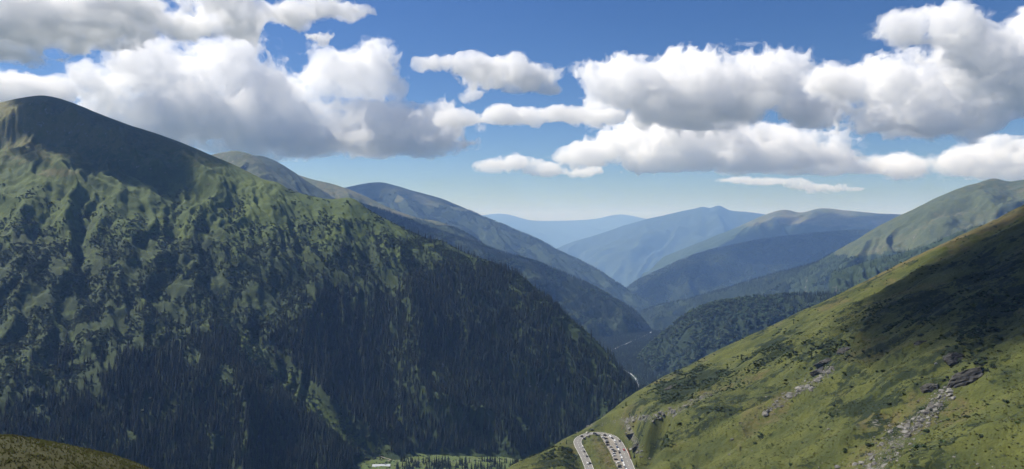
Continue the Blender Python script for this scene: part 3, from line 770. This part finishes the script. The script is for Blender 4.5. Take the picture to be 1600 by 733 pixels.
# which show largest: nearest first, but only those in the frame and not hidden by the knoll or the near slope
px, py = project(allspr[:, 0], allspr[:, 1], allspr[:, 2] + allspr[:, 4] * .6)
kn_edge = np.interp(px, [0, 62, 100, 156, 195, 240, 2000], [676, 680, 686, 699, 710, 733, 733])
vis = (px > 4) & (px < 830) & (py < kn_edge - 4) & (py < 730)
size = allspr[:, 4] / allspr[:, 1]
order = np.argsort(-(size * vis))
pick = order[:290]
rest = np.setdiff1d(np.arange(len(allspr)), pick)
def spruce_tree(x, y, z, w, h, turn, label, group, form):
    e = empty('spruce_tree', (x, y, z), turn); e.scale = (w, w, h)
    tag(e, label, 'tree', group)
    link('trunk', SPR[form][0], None, e); link('crown', SPR[form][1], None, e)
for q in pick:
    x, y, z, w, h, t = [float(v) for v in allspr[q]]
    if q >= len(spr): lb, gp = 'dark spruce standing in the meadow on the valley floor', 'spruces on the valley meadow'
    else:
        a_, b_ = project(np.array([x]), np.array([y]), np.array([z]))
        if poly_dist(a_, b_, gl)[0] < 32: lb, gp = 'dark spruce at the edge of the bright stream gully', 'spruces along the gully'
        elif a_[0] > 490: lb, gp = 'dark spruce at the forest edge by the valley meadow', 'spruces by the meadow edge'
        elif a_[0] < 190 and b_[0] > 655: lb, gp = 'dark spruce rising directly behind the olive knoll', 'spruces behind the knoll'
        elif clearing(a_, b_)[0] > .05 or np.min(np.hypot(a_[0] - np.array([265, 232, 60, 205, 340]), b_[0] - np.array([640, 628, 640, 690, 690]))) < 24: lb, gp = 'dark spruce beside a light bushy clearing in the forest', 'spruces round the clearings'
        else: lb, gp = 'tall dark spruce in the dense forest at the foot of the big mountain', 'nearest spruces of the mountain forest'
        lb = ('especially tall ' if h > 22.5 else 'short ' if h < 17 else '') + lb.replace('tall ', ''); gp = lb
    spruce_tree(x, y, z, w, h, t, lb, gp, q % 3)
instances('spruce_forest', allspr[rest], SRC_SPRUCE, 'dark spruce forest covering the lower slopes of the big mountain')
instances('mountain_shrubs', shr, SRC_SHRUB, 'dark dwarf shrubs matted over the big mountain')
instances('meadow_shrubs', msh, SRC_SHRUB, 'low shrubs dotting the valley meadow')
instances('light_thicket', lsh, SRC_SHRUB_L, 'lighter green bushes in gullies and clearings of the big mountain')
print('trees', len(spr), len(shr), len(lsh), len(mead), round(time.time() - T0, 1))

def forest_on(key, spacing, hmin, hmax, conifer, name, label, thr=None, seed=0):
    S = R[key]
    def p(x, y, z, px, py, a, b):
        br = S.sample(S.brush, a, b)
        base = .95 if thr is None else sstep(.4, .7, br)
        return base * (z > valley_z(x, y) + 4) * sstep(-.75, -.35, fbm(x / 140, y / 140, 3, seed + 5))
    P = grow(S, spacing, p, hmin, hmax, 1.0, .5)
    m = conifer + .9 * fbm(P[:, 0] / 220, P[:, 1] / 220, 3, seed)
    con = m > 0.0
    P[:, 3] *= np.where(con, .95, .85); P[:, 4] *= np.where(con, 1.0, .75)
    if con.any(): instances(name + '_spruces', P[con], SRC_SPRUCE, 'far spruces on ' + label)
    if (~con).any(): instances(name + '_broadleaves', P[~con], SRC_LEAF, 'far broadleaf trees on ' + label)
    return len(P)
cnt = [forest_on('j', 9, 13, 24, -.25, 'wooded_spur', 'the near forested spur across the river', seed=201),
       forest_on('d', 11, 14, 24, .15, 'forest_ridge', 'the wooded ridge behind the big mountain', seed=202),
       forest_on('i', 12, 14, 24, .5, 'shaded_ridge', 'the dark forested ridge', seed=203),
       forest_on('g2', 15, 15, 26, -.2, 'forest_slope', 'the forested side slope', seed=204),
       forest_on('c', 18, 16, 26, .1, 'wooded_hill', 'the hazy blue hill', .5, seed=205),
       forest_on('b', 15, 14, 24, .5, 'sunlit_shoulder', 'the foot of the sunlit shoulder', .5, seed=206),
       forest_on('h', 14, 12, 22, .5, 'grassy_mountain', 'the foot of the grassy mountain', .5, seed=207),
       forest_on('h2', 14, 8, 18, .6, 'rocky_spur', 'the rocky spur', .5, seed=208)]
print('forests', cnt, round(time.time() - T0, 1))

# shrubs and small spruces on the near slope
def p_hs(x, y, z, px, py, a, b):
    m = fbm(x / 26, y / 26, 4, 171)
    w1 = .5 * fbm(x / 30, y / 30, 4, 172); w2 = .5 * fbm(x / 30, y / 30, 4, 173)
    q = np.maximum.reduce([sstep(1.3, .4, np.hypot((px - u) / rx + w1, (py - v) / ry + w2)) for u, v, rx, ry in
        ((1290, 550, 42, 42), (1215, 548, 34, 22), (1095, 588, 60, 24), (1050, 612, 45, 22), (1500, 535, 50, 30), (1515, 578, 42, 12), (1480, 588, 30, 10), (1450, 600, 22, 8), (1400, 500, 60, 26), (1180, 570, 26, 14), (1040, 690, 14, 12), (1120, 640, 26, 5), (865, 712, 38, 18), (1540, 480, 50, 50))])
    rdd = poly_dist(x, y, road_c)
    return (.008 + .06 * sstep(.1, .5, fbm(x / 60, y / 45, 3, 174)) + .75 * q) * sstep(-.3, .3, m) * (rdd > 9) * ~inside(x, y, road_c) * ~inside(x, y, park_poly)
hs = grow(HILL, 2.1, p_hs, .7, 2.8, 1.5, .25)
hs = hs[hs[:, 1] < np.interp(CX + F * hs[:, 0] / hs[:, 1], hcr[:, 0], hcr[:, 2]) * 1.03]
instances('slope_shrubs', hs, SRC_SHRUB, 'low dark juniper shrubs on the near grass slope')
tree_i = [0]
def hill_point(px, py):
    """the near slope's ground seen at a place of the photo"""
    i = (px - PX0) / PXW * (NPX - 1)
    P = np.arange(0, NT_, .25)
    a = np.full(len(P), i); x, y, z = HILL.points(a, P)
    q = HZ - F * z / y
    k = int(np.argmax(q < py)) if (q < py).any() else len(P) - 1
    return float(x[k]), float(y[k]), float(z[k])
for px_, py_, h, lb in [(1240, 506, 6, 'small dark spruce near the crest of the grass slope'), (1236, 556, 7, 'small dark spruce by the shrub patch on the grass slope'), (1268, 560, 8, 'spruce at the head of the dark crag in the shrubs'),
        (1284, 572, 6, 'spruce leaning on the dark crag in the shrubs'), (1366, 470, 5, 'lone small spruce high on the grass slope'), (991, 716, 9, 'dark spruce beside the brown retaining wall'), (994, 730, 8, 'dark spruce just below the retaining wall spruce by the road'),
        (1000, 622, 7, 'small spruce on the lip of the slope above the gorge'), (978, 634, 8, 'spruce on the lip of the slope nearest the bend'), (1012, 616, 6, 'small spruce on the rocky crest of the slope'), (885, 694, 7, 'spruce on the edge below the road bend')]:
    x, y, z = hill_point(px_, py_)
    spruce_tree(x, y, z - .2, h * .9, h, px_ * 1.7, lb, None, px_ % 3)

SRC_TUSS = [source('tussock_form', leafy_mesh('tussock_form', q, 26, M['tussock'], .55, .34)) for q in (31, 32)]
SRC_HEATH = [source('heath_form', leafy_mesh('heath_form', q, 26, M['heath'], .5, .34)) for q in (33, 34)]
def p_ts(x, y, z, px, py, a, b):
    rdd = poly_dist(x, y, road_c)
    return (px > 800) * (y < 820) * (.25 + .75 * sstep(-.2, .4, fbm(x / 16, y / 16, 4, 191))) * (rdd > 8) * ~inside(x, y, park_poly)
ts = grow(HILL, 2.0, p_ts, .35, .95, 1.8, .1)
ts = ts[ts[:, 1] < np.interp(CX + F * ts[:, 0] / ts[:, 1], hcr[:, 0], hcr[:, 2])]
k = fbm(ts[:, 0] / 34, ts[:, 1] / 34, 4, 192) + .35 * rng.normal(size=len(ts)) > .25
instances('pasture_tussocks', ts[~k], SRC_TUSS, 'pale grass tussocks over the near slope')
instances('heath_clumps', ts[k], SRC_HEATH, 'low dark bilberry clumps over the near slope')
# grass tufts on the knoll
bm = bmesh.new()
rg = random.Random(9)
for k in range(14):
    a = rg.uniform(0, 6.28); r = rg.uniform(0, .25); l = rg.uniform(.1, .4); h = rg.uniform(.5, 1.0)
    x0, y0 = r * math.cos(a), r * math.sin(a); w = .11
    v = [bm.verts.new(p) for p in ((x0 - w * math.sin(a), y0 + w * math.cos(a), 0), (x0 + w * math.sin(a), y0 - w * math.cos(a), 0), (x0 + l * math.cos(a), y0 + l * math.sin(a), h))]
    bm.faces.new(v)
SRC_TUFT = [source('tuft_form', to_mesh(bm, 'tuft_form'))]
SRC_TUFT[0].data.materials.append(M['tuft'])
def p_tuft(x, y, z, px, py, a, b):
    return (py < 770) * (px < 400) * (.35 + .65 * sstep(-.3, .4, fbm(x / 4, y / 4, 3, 181)))
ka, kb = slice(92, 160), slice(106, 165)
sub = Sheet(KN.X[ka, kb], KN.Y[ka, kb], KN.Z[ka, kb])
tf = grow(sub, .33, p_tuft, .12, .36, 1.3, .02)
instances('knoll_grass', tf, SRC_TUFT, 'tufted olive grass on the near knoll')
print('small plants', len(hs), len(tf), round(time.time() - T0, 1))

# ------------------------------------------------------------------ rocks
def rock_mesh(name, seed, sub=2, amp=.28, sq=(1, .8, .6), cuts=5):
    rg = random.Random(seed)
    bm = bmesh.new(); bmesh.ops.create_icosphere(bm, subdivisions=sub, radius=1)
    pl = [(Vector((rg.gauss(0, 1), rg.gauss(0, 1), rg.gauss(0, 1))).normalized(), rg.uniform(.55, .85)) for _ in range(cuts + 4)]
    for v in bm.verts:
        for n, d in pl:
            e = v.co.dot(n) - d
            if e > 0: v.co -= n * e
        v.co *= 1 + rg.uniform(-amp, amp) * .25
        v.co = Vector((v.co.x * sq[0], v.co.y * sq[1], v.co.z * sq[2]))
    return to_mesh(bm, name)
ROCKS = []
for s in range(5):
    me = rock_mesh('boulder', 300 + s); me.materials.append(M['rock']); ROCKS.append(me)
SRC_ROCK = [source('stone_form', me) for me in ROCKS]
bp = []
for k, (pl, w0, w1) in enumerate(scree):
    n = [1500, 420, 260, 180, 60][k]
    p = np.array(pl, float)
    for _ in range(n):
        i = rg.randrange(len(p) - 1); t = rg.random()
        q = p[i] * (1 - t) + p[i + 1] * t
        w = np.interp(q[1], [p[:, 1].min(), p[:, 1].max()], [w1, w0]) * .6
        ax, ay = q[0] + rg.gauss(0, 1) * w * 1.25, q[1] + rg.gauss(0, 1) * w * .8
        if ay > 760 or ay < 500: continue
        x, y, z = hill_point(ax, ay)
        if poly_dist(np.array([x]), np.array([y]), road_c)[0] < 7 or inside(np.array([x]), np.array([y]), road_c)[0]: continue
        s = min(2.2, .22 * rg.paretovariate(1.7)) * (1.0 if k == 0 else 1.5)
        bp.append((x, y, z - s * .1, s, s, rg.uniform(0, 6.28), k))
for _ in range(260):                               # strays
    ax, ay = rg.uniform(1000, 1595), rg.uniform(520, 740)
    x, y, z = hill_point(ax, ay)
    if inside(np.array([x]), np.array([y]), road_c)[0]: continue
    s = min(1.6, .2 * rg.paretovariate(2.0))
    bp.append((x, y, z - s * .15, s, s, rg.uniform(0, 6.28), 5))
bp = np.array(bp)
order = np.argsort(-bp[:, 3] / bp[:, 1])
LBL = ['pale grey boulder in the long scree run below the dark crags', 'pale grey boulder in the short scree run under the shrubby crag', 'grey boulder in the stone band along the crest above the gorge', 'grey boulder in the rubble bank above the road', 'grey boulder on the rim above the road bend', 'stray pale boulder lying out on the grass slope']
GRP = ['boulders of the long scree run', 'boulders of the short scree run', 'boulders of the crest stone band', 'boulders of the roadside rubble', 'boulders on the bend rim', 'stray boulders on the grass']
for q in order[:290]:
    x, y, z, s, _, t, k = bp[q]
    o = link('boulder', ROCKS[int(q) % 5]); o.location = (x, y, z); o.scale = (s, s, s); o.rotation_euler = (0, 0, t)
    big = 'big ' if s > 1.3 else 'small ' if s < .6 else ''
    tag(o, big + LBL[int(k)], 'boulder', big + GRP[int(k)])
instances('scree_stones', bp[order[290:], :6], SRC_ROCK, 'small grey stones of the scree runs')

def crag(px, py, w, h, dep, seed, label, tilt=0.0):
    """a jagged rock outcrop bedded in the slope"""
    x, y, z = hill_point(px, py)
    rg = random.Random(seed)
    bm = bmesh.new(); bmesh.ops.create_icosphere(bm, subdivisions=4, radius=1)
    pl = [(Vector((rg.gauss(0, 1), rg.gauss(0, 1), rg.gauss(0, .7))).normalized(), rg.uniform(.5, .8)) for _ in range(14)]
    pos = np.array([v.co for v in bm.verts])
    for v in bm.verts:
        for n, d in pl:
            e = v.co.dot(n) - d
            if e > 0: v.co -= n * e
    co = np.array([v.co for v in bm.verts])
    nn = .10 * ridged(co[:, 0] * 2.2 + seed, co[:, 2] * 3.0 + co[:, 1], 4, seed, .6) + .05 * fbm(co[:, 0] * 6, co[:, 2] * 6 + co[:, 1] * 3, 3, seed + 1)
    for v, q in zip(bm.verts, nn):
        v.co *= 1 + float(q)
        v.co = Vector((v.co.x * w, v.co.y * dep, v.co.z * h))
    me = to_mesh(bm, 'rock_outcrop'); me.materials.append(M['crag'])
    o = link('rock_outcrop', me); o.location = (x, y, z - h * .3); o.rotation_euler = (0, tilt, rg.uniform(-.2, .2))
    tag(o, label, 'rock')
crag(1508, 592, 14, 5.5, 9, 11, 'largest dark crag above the long scree run', -.5)
crag(1492, 560, 9, 4.0, 7, 12, 'dark crag with a pale streak just above the largest crag', -.4)
crag(1452, 606, 7, 2.6, 5, 13, 'low dark slab at the head of the long scree run', -.5)
crag(1440, 536, 6, 2.8, 5, 14, 'small dark crag alone above the slab', -.4)
crag(1292, 566, 11, 5, 8, 15, 'dark crag among shrubs above the short scree run', -.4)
crag(1278, 582, 8, 4, 6, 16, 'dark broken rock directly above the short scree run', -.4)
crag(1318, 548, 7, 3, 6, 17, 'dark rock ledge beside the shrubby crag', -.4)
crag(988, 680, 9, 4, 6, 18, 'grey broken rock face above the road bend', -.3)
crag(996, 698, 8, 4, 6, 19, 'grey broken rock face above the retaining wall', -.3)
crag(1158, 661, 1.6, 1.1, 1.6, 20, 'lone dark boulder on the smooth pasture', 0)
crag(1050, 604, 8, 2.6, 6, 22, 'dark rock rib among shrubs near the gorge rim', -.3)
print('rocks', len(bp), round(time.time() - T0, 1))

# ------------------------------------------------------------------ the cabin on the valley meadow
M['tin'] = plain_mat('grey_metal_roof', (.42, .45, .48), .45, .1, .4, .5)
M['timber'] = plain_mat('dark_timber', (.06, .042, .03), .85, .3, 1.0)
M['pane'] = plain_mat('window_glass', (.03, .035, .04), .1, .1, 1.0, .5)
M['stone'] = plain_mat('cabin_stone', (.3, .28, .25), .9, .25, .8)
def boxes(name, L, mat, parent, bev=.03):
    bm = bmesh.new()
    for (x0, x1, y0, y1, z0, z1) in L:
        r = bmesh.ops.create_cube(bm, size=1)
        for v in r['verts']: v.co = Vector((x0 + (v.co.x + .5) * (x1 - x0), y0 + (v.co.y + .5) * (y1 - y0), z0 + (v.co.z + .5) * (z1 - z0)))
    return link(name, to_mesh(bm, name, bev), mat, parent)
cx_, cyy, cz_ = at(596, 727, 1412)
cab = empty('mountain_cabin', (cx_, cyy, cz_ - 9.5), .06)
tag(cab, 'large cabin with a grey metal roof on the valley meadow', 'cabin')
boxes('wall', [(-15, 15, -8, 8, -6, 7.5)], M['timber'], cab)
boxes('plinth', [(-15.2, 15.2, -8.2, 8.2, -8, 1)], M['stone'], cab)
bm = prism([(-9.5, 7.2), (0, 11.2), (9.5, 7.2), (9.5, 7.5), (0, 11.6), (-9.5, 7.5)], 16.5)
bmesh.ops.rotate(bm, verts=bm.verts, matrix=__import__('mathutils').Matrix.Rotation(PI / 2, 3, 'Z'))
roof = link('roof', to_mesh(bm, 'roof'), M['tin'], cab)
bm = prism([(-3, 7.6), (0, 10.6), (3, 7.6), (3, 7.9), (0, 11.0), (-3, 7.9)], 5.5)
bmesh.ops.translate(bm, verts=bm.verts, vec=(-10, -6.5, 0))
link('dormer', to_mesh(bm, 'dormer'), M['tin'], cab)
boxes('chimney', [(6, 7.4, -1, .4, 9.5, 13.4)], M['stone'], roof)
for wx in range(-12, 14, 4):
    for wz in (1.8, 4.8):
        w = boxes('window', [(wx - .8, wx + .8, -8.12, -8.03, wz - .1, wz + 1.5)], M['stone'], cab, .01)
        boxes('pane', [(wx - .62, wx + .62, -8.16, -8.125, wz + .08, wz + 1.32)], M['pane'], w, .01)
d_ = boxes('door', [(-.9, .9, -8.42, -8.22, 0.0, 2.3)], M['bark'], cab, .01)
pp = [((p - CX) / F * D, D) for p, D in [(591, 1492), (597, 1478), (602, 1466), (610, 1450), (606, 1435)]]
tag(strip('path', catmull([(q, *c) for q, c in enumerate(pp)], 30)[:, 1:], 3.0, lambda x, y: valley_z(x, y), M['gravel'], 2.2), 'pale dirt track behind the cabin', kind='structure')

# ------------------------------------------------------------------ clouds
def cloud_mat(name, dens, aniso=0.0):
    m = bpy.data.materials.new(name); m.use_nodes = True
    nt = m.node_tree; nt.nodes.remove(nt.nodes['Principled BSDF'])
    n = nt.nodes.new('ShaderNodeVolumeScatter')
    n.inputs['Color'].default_value = (1, 1, 1, 1); n.inputs['Density'].default_value = dens; n.inputs['Anisotropy'].default_value = aniso
    nt.links.new(n.outputs[0], nt.nodes['Material Output'].inputs['Volume'])
    return m

def grid_noise(shape, cells, seed):
    rg = np.random.default_rng(seed)
    out = rg.uniform(-1, 1, [int(s / c) + 4 for s, c in zip(shape, cells)]).astype(np.float32)
    for ax, (s, c) in enumerate(zip(shape, cells)):
        t = np.arange(s) / c + rg.uniform(0, 1); i = np.floor(t).astype(int); f = (t - i).astype(np.float32); f = f * f * (3 - 2 * f)
        sh = [1, 1, 1]; sh[ax] = -1
        out = np.take(out, i, axis=ax) * (1 - f.reshape(sh)) + np.take(out, i + 1, axis=ax) * f.reshape(sh)
    return out

def surface_nets(g):
    s = g > 0
    nx, ny, nz = g.shape
    cnt = np.zeros((nx - 1, ny - 1, nz - 1), np.float32); acc = np.zeros((nx - 1, ny - 1, nz - 1, 3), np.float32)
    cut = lambda A, o: A[o[0]:nx - 1 + o[0], o[1]:ny - 1 + o[1], o[2]:nz - 1 + o[2]]
    for a in [(a, b, c) for a in (0, 1) for b in (0, 1) for c in (0, 1)]:
        for ax in range(3):
            if a[ax]: continue
            b = list(a); b[ax] = 1
            ga, gb = cut(g, a), cut(g, b); m = (ga > 0) != (gb > 0)
            t = np.where(m, ga / (ga - gb + 1e-12 * (ga == gb)), 0)
            for k in range(3):
                if k == ax: acc[..., k] += t
                elif a[k]: acc[..., k] += m
            cnt += m
    act = cnt > 0; idx = -np.ones(act.shape, np.int64); idx[act] = np.arange(act.sum())
    v = np.argwhere(act) + acc[act] / cnt[act][:, None]
    faces = []
    for ax in range(3):
        b = [slice(None)] * 3; a2 = [slice(None)] * 3; b[ax] = slice(1, None); a2[ax] = slice(0, -1)
        sb = s[tuple(b)]; m = s[tuple(a2)] != sb
        o1, o2 = [(1, 2), (2, 0), (0, 1)][ax]
        J = np.argwhere(m); J = J[(J[:, o1] > 0) & (J[:, o2] > 0) & (J[:, o1] < g.shape[o1] - 1) & (J[:, o2] < g.shape[o2] - 1)]
        fl = sb[J[:, 0], J[:, 1], J[:, 2]]
        e1 = np.zeros(3, int); e1[o1] = 1; e2 = np.zeros(3, int); e2[o2] = 1
        q = np.stack([idx[tuple((J - k).T)] for k in (e1 + e2, e2, 0 * e1, e1)], 1)
        q[fl] = q[fl][:, ::-1]; faces.append(q)
    return v, np.concatenate(faces)

def pool(g):
    g = g[::2, ::2, ::2].copy()
    for ax in range(3):
        sl = [slice(None)] * 3
        for e in (0, -1): sl[ax] = e; g[tuple(sl)] = -1
    return g
NTRI = [0]
SPREAD = 1.25
def cloud(label, blobs, D, depth, seed, dens=.0052, step=2.8, amp=.66, bias=-.20, wisp=.15, cell=40, floor=None):
    """blobs: (px, py, rx, ry) as seen at distance D; a puffy body of droplets with a thin fringe"""
    D = D * SPREAD; depth = depth * SPREAD
    s = D / F
    B = np.array([((a - CX) * s, -(b - HZ) * s, rx * s, rz * s) for a, b, rx, rz in blobs])
    h = step * s; hy = h * 2.3; pad = 34 * s
    x0, x1 = (B[:, 0] - B[:, 2]).min() - pad, (B[:, 0] + B[:, 2]).max() + pad
    z0, z1 = (B[:, 1] - B[:, 3]).min() - pad * .6, (B[:, 1] + B[:, 3]).max() + pad
    X = np.arange(x0, x1, h, dtype=np.float32); Z = np.arange(z0, z1, h, dtype=np.float32); Y = np.arange(-depth - pad, depth + pad, hy, dtype=np.float32)
    g = np.full((len(X), len(Y), len(Z)), -9., np.float32)
    rg = np.random.default_rng(seed)
    for bx, bz, rx, rz in B:
        ry = min(depth, (rx + rz) * .6); oy = rg.uniform(-.35, .35) * depth
        d = np.sqrt(((X - bx) / rx)[:, None, None] ** 2 + ((Y - oy) / ry)[None, :, None] ** 2 + ((Z - bz) / rz)[None, None, :] ** 2)
        g = np.logaddexp(g * 6, (1 - d) * 6) / 6
    nz = 0; a = 1.; c = cell * s / h
    for o in range(6):
        if c < 1.4: break
        gn = grid_noise(g.shape, (c, c * h / hy, c), seed * 10 + o)
        nz = nz + a * (1 - 2 * np.abs(gn) if o > 0 else gn); a *= .62; c *= .5
    g = g + amp * nz + bias
    if floor is not None:
        fz = -(floor - HZ) * s
        g = np.minimum(g, ((Z - fz) / (14 * s))[None, None, :] + .25 * nz)
    for ax in range(3):
        sl = [slice(None)] * 3
        for e in (0, -1): sl[ax] = e; g[tuple(sl)] = -1
    org = np.array([x0, D - depth - pad, z0])
    ctr = np.array([(x0 + x1) / 2, D, z0])
    k = dens * 10000.0 / D
    objs = []
    for lv, mt in ((0, k * .16), (wisp, k)):
        st = 1 if lv else 2
        gg = (g if lv else pool(g)) - lv
        v, f = surface_nets(gg)
        if len(f) < 8: continue
        v = v * st * np.array([h, hy, h]) + org - ctr
        NTRI[0] += 2 * len(f)
        objs.append((mesh_np('cloud' if lv == 0 else 'cloud_core', v, f), mt))
    o = link('cloud', objs[0][0], cloud_mat('cloud_fringe_droplets', objs[0][1])); o.location = ctr
    tag(o, label, 'cloud', 'fair weather clouds')
    if len(objs) > 1: link('cloud_core', objs[1][0], cloud_mat('cloud_droplets', objs[1][1]), o)
    return o

cloud('largest puffy cumulus with a grey belly, rising behind the big mountain', [(245, 112, 66, 46), (330, 108, 78, 42), (175, 140, 42, 28), (150, 168, 42, 20), (420, 150, 58, 36), (520, 112, 52, 34), (572, 112, 46, 34), (622, 142, 20, 16), (300, 172, 130, 42), (430, 195, 150, 36), (600, 196, 105, 30), (560, 226, 150, 18), (680, 225, 45, 18)], 9000, 600, 1, dens=.0040, floor=252)
cloud('broad grey bottomed cloud over the rounded summit', [(-40, 24, 110, 44), (60, 22, 86, 44), (150, 16, 74, 38), (212, 14, 40, 22), (-10, 78, 45, 14)], 4300, 380, 2)
cloud('small ragged white cloud between the broad grey cloud and the blue', [(300, 45, 42, 18), (370, 24, 58, 30), (440, 18, 50, 18), (525, 12, 48, 14)], 4500, 260, 3, dens=.006)
cloud('low cloud peeping out beside the rounded summit', [(30, 138, 62, 24), (75, 150, 30, 14), (-20, 130, 50, 25)], 8000, 350, 4)
cloud('flat white cloud drifting alone in open blue', [(690, 97, 42, 13), (760, 105, 62, 20), (830, 122, 42, 18), (865, 142, 20, 8)], 6000, 260, 5, dens=.0055)
cloud('long thin white cloud streak linking two cumulus', [(740, 186, 60, 12), (800, 180, 60, 12), (870, 180, 70, 12), (935, 182, 45, 11)], 8200, 260, 6, dens=.0055, cell=30)
cloud('tall white cumulus bank with feathery top', [(935, 118, 26, 26), (985, 130, 60, 36), (1060, 128, 60, 38), (1120, 140, 70, 40), (1195, 128, 56, 40), (1060, 165, 120, 28), (1260, 178, 65, 22)], 8600, 480, 7, dens=.0055)
cloud('low cumulus bank with a level grey base over the far valley', [(920, 238, 46, 17), (1000, 222, 66, 28), (1100, 212, 88, 30), (1200, 222, 88, 30), (1280, 248, 75, 22), (1130, 250, 165, 18), (1370, 262, 60, 17)], 11000, 620, 8, floor=272)
cloud('thick cumulus with a smooth grey underside above the grassy mountain', [(1325, 125, 56, 26), (1400, 140, 76, 36), (1490, 165, 70, 44), (1430, 185, 85, 26), (1545, 190, 40, 22)], 7400, 430, 9)
cloud('towering white cloud topping the thick cumulus', [(1430, 40, 42, 24), (1490, 62, 56, 36), (1560, 75, 56, 50), (1615, 110, 60, 56), (1650, 60, 60, 50)], 6000, 380, 10)
cloud('low rounded cumulus hugging the grassy mountain top', [(1475, 256, 46, 20), (1550, 250, 60, 24), (1625, 250, 50, 24), (1420, 262, 40, 14)], 10500, 430, 11, floor=282)
cloud('small low cloud puffs under the long streak', [(775, 258, 42, 10), (810, 252, 36, 13), (860, 266, 45, 10), (910, 270, 28, 8)], 10500, 260, 12, dens=.0055, cell=26)
cloud('faint scraps of cloud under the level grey base', [(1150, 281, 30, 5), (1210, 284, 40, 6), (1280, 292, 42, 8), (1330, 296, 20, 4)], 14500, 260, 13, dens=.005, cell=22, step=1.8)
cloud('tiny cloud shred beside the small ragged cloud', [(500, 58, 18, 9), (578, 72, 14, 5)], 5200, 100, 14, dens=.008, cell=20, step=1.6)
cloud('tiny cloud shred floating above the long streak', [(735, 152, 18, 12)], 7600, 100, 15, dens=.005, cell=22, step=1.8)

def shade_cloud(label, tx, ty, tz, alt, rx, ry, seed, dens):
    """a cloud overhead, where its shadow falls on the ground point"""
    q = (alt - tz) / SUN_DIR[2]
    cx, cy_ = tx + SUN_DIR[0] * q, ty + SUN_DIR[1] * q
    rg = np.random.default_rng(seed)
    bl = [(CX + F * (cx + rg.uniform(-.45, .45) * rx) / cy_, HZ - F * (alt + rg.uniform(-.1, .2) * rx * .4) / cy_, F * rx * rg.uniform(.45, .7) / cy_, F * rx * .28 / cy_) for _ in range(5)]
    return cloud(label, bl, cy_ / SPREAD, ry / SPREAD, seed, step=F * rx / cy_ / 34, cell=F * rx / cy_ * .6, dens=dens * cy_ / 8000)
shade_cloud('cumulus overhead that shades the summit headwall', -1116, 2350, 166, 1350, 270, 230, 31, .014)
shade_cloud('cumulus overhead that shades the upper grass slope', 470, 640, -40, 1100, 300, 260, 32, .008)
print('clouds tris', NTRI[0], round(time.time() - T0, 1))

# ------------------------------------------------------------------ the air
hm = bpy.data.materials.new('valley_air'); hm.use_nodes = True
nt = hm.node_tree; nt.nodes.remove(nt.nodes['Principled BSDF'])
pv = nt.nodes.new('ShaderNodeVolumePrincipled')
pv.inputs['Color'].default_value = (*HAZE_COLOR, 1); pv.inputs['Density'].default_value = HAZE_DENSITY; pv.inputs['Anisotropy'].default_value = 0.0; pv.inputs['Absorption Color'].default_value = (1, 1, 1, 1)
nt.links.new(pv.outputs[0], nt.nodes['Material Output'].inputs['Volume'])
bm = bmesh.new(); r = bmesh.ops.create_cube(bm, size=1)
for v in bm.verts: v.co = Vector((v.co.x * 130000, 28000 + v.co.y * 60000, -1240 + v.co.z * 3720))
tag(link('haze', to_mesh(bm, 'haze'), hm), 'thin blue haze filling the valley air', kind='stuff')
print('done', round(time.time() - T0, 1))
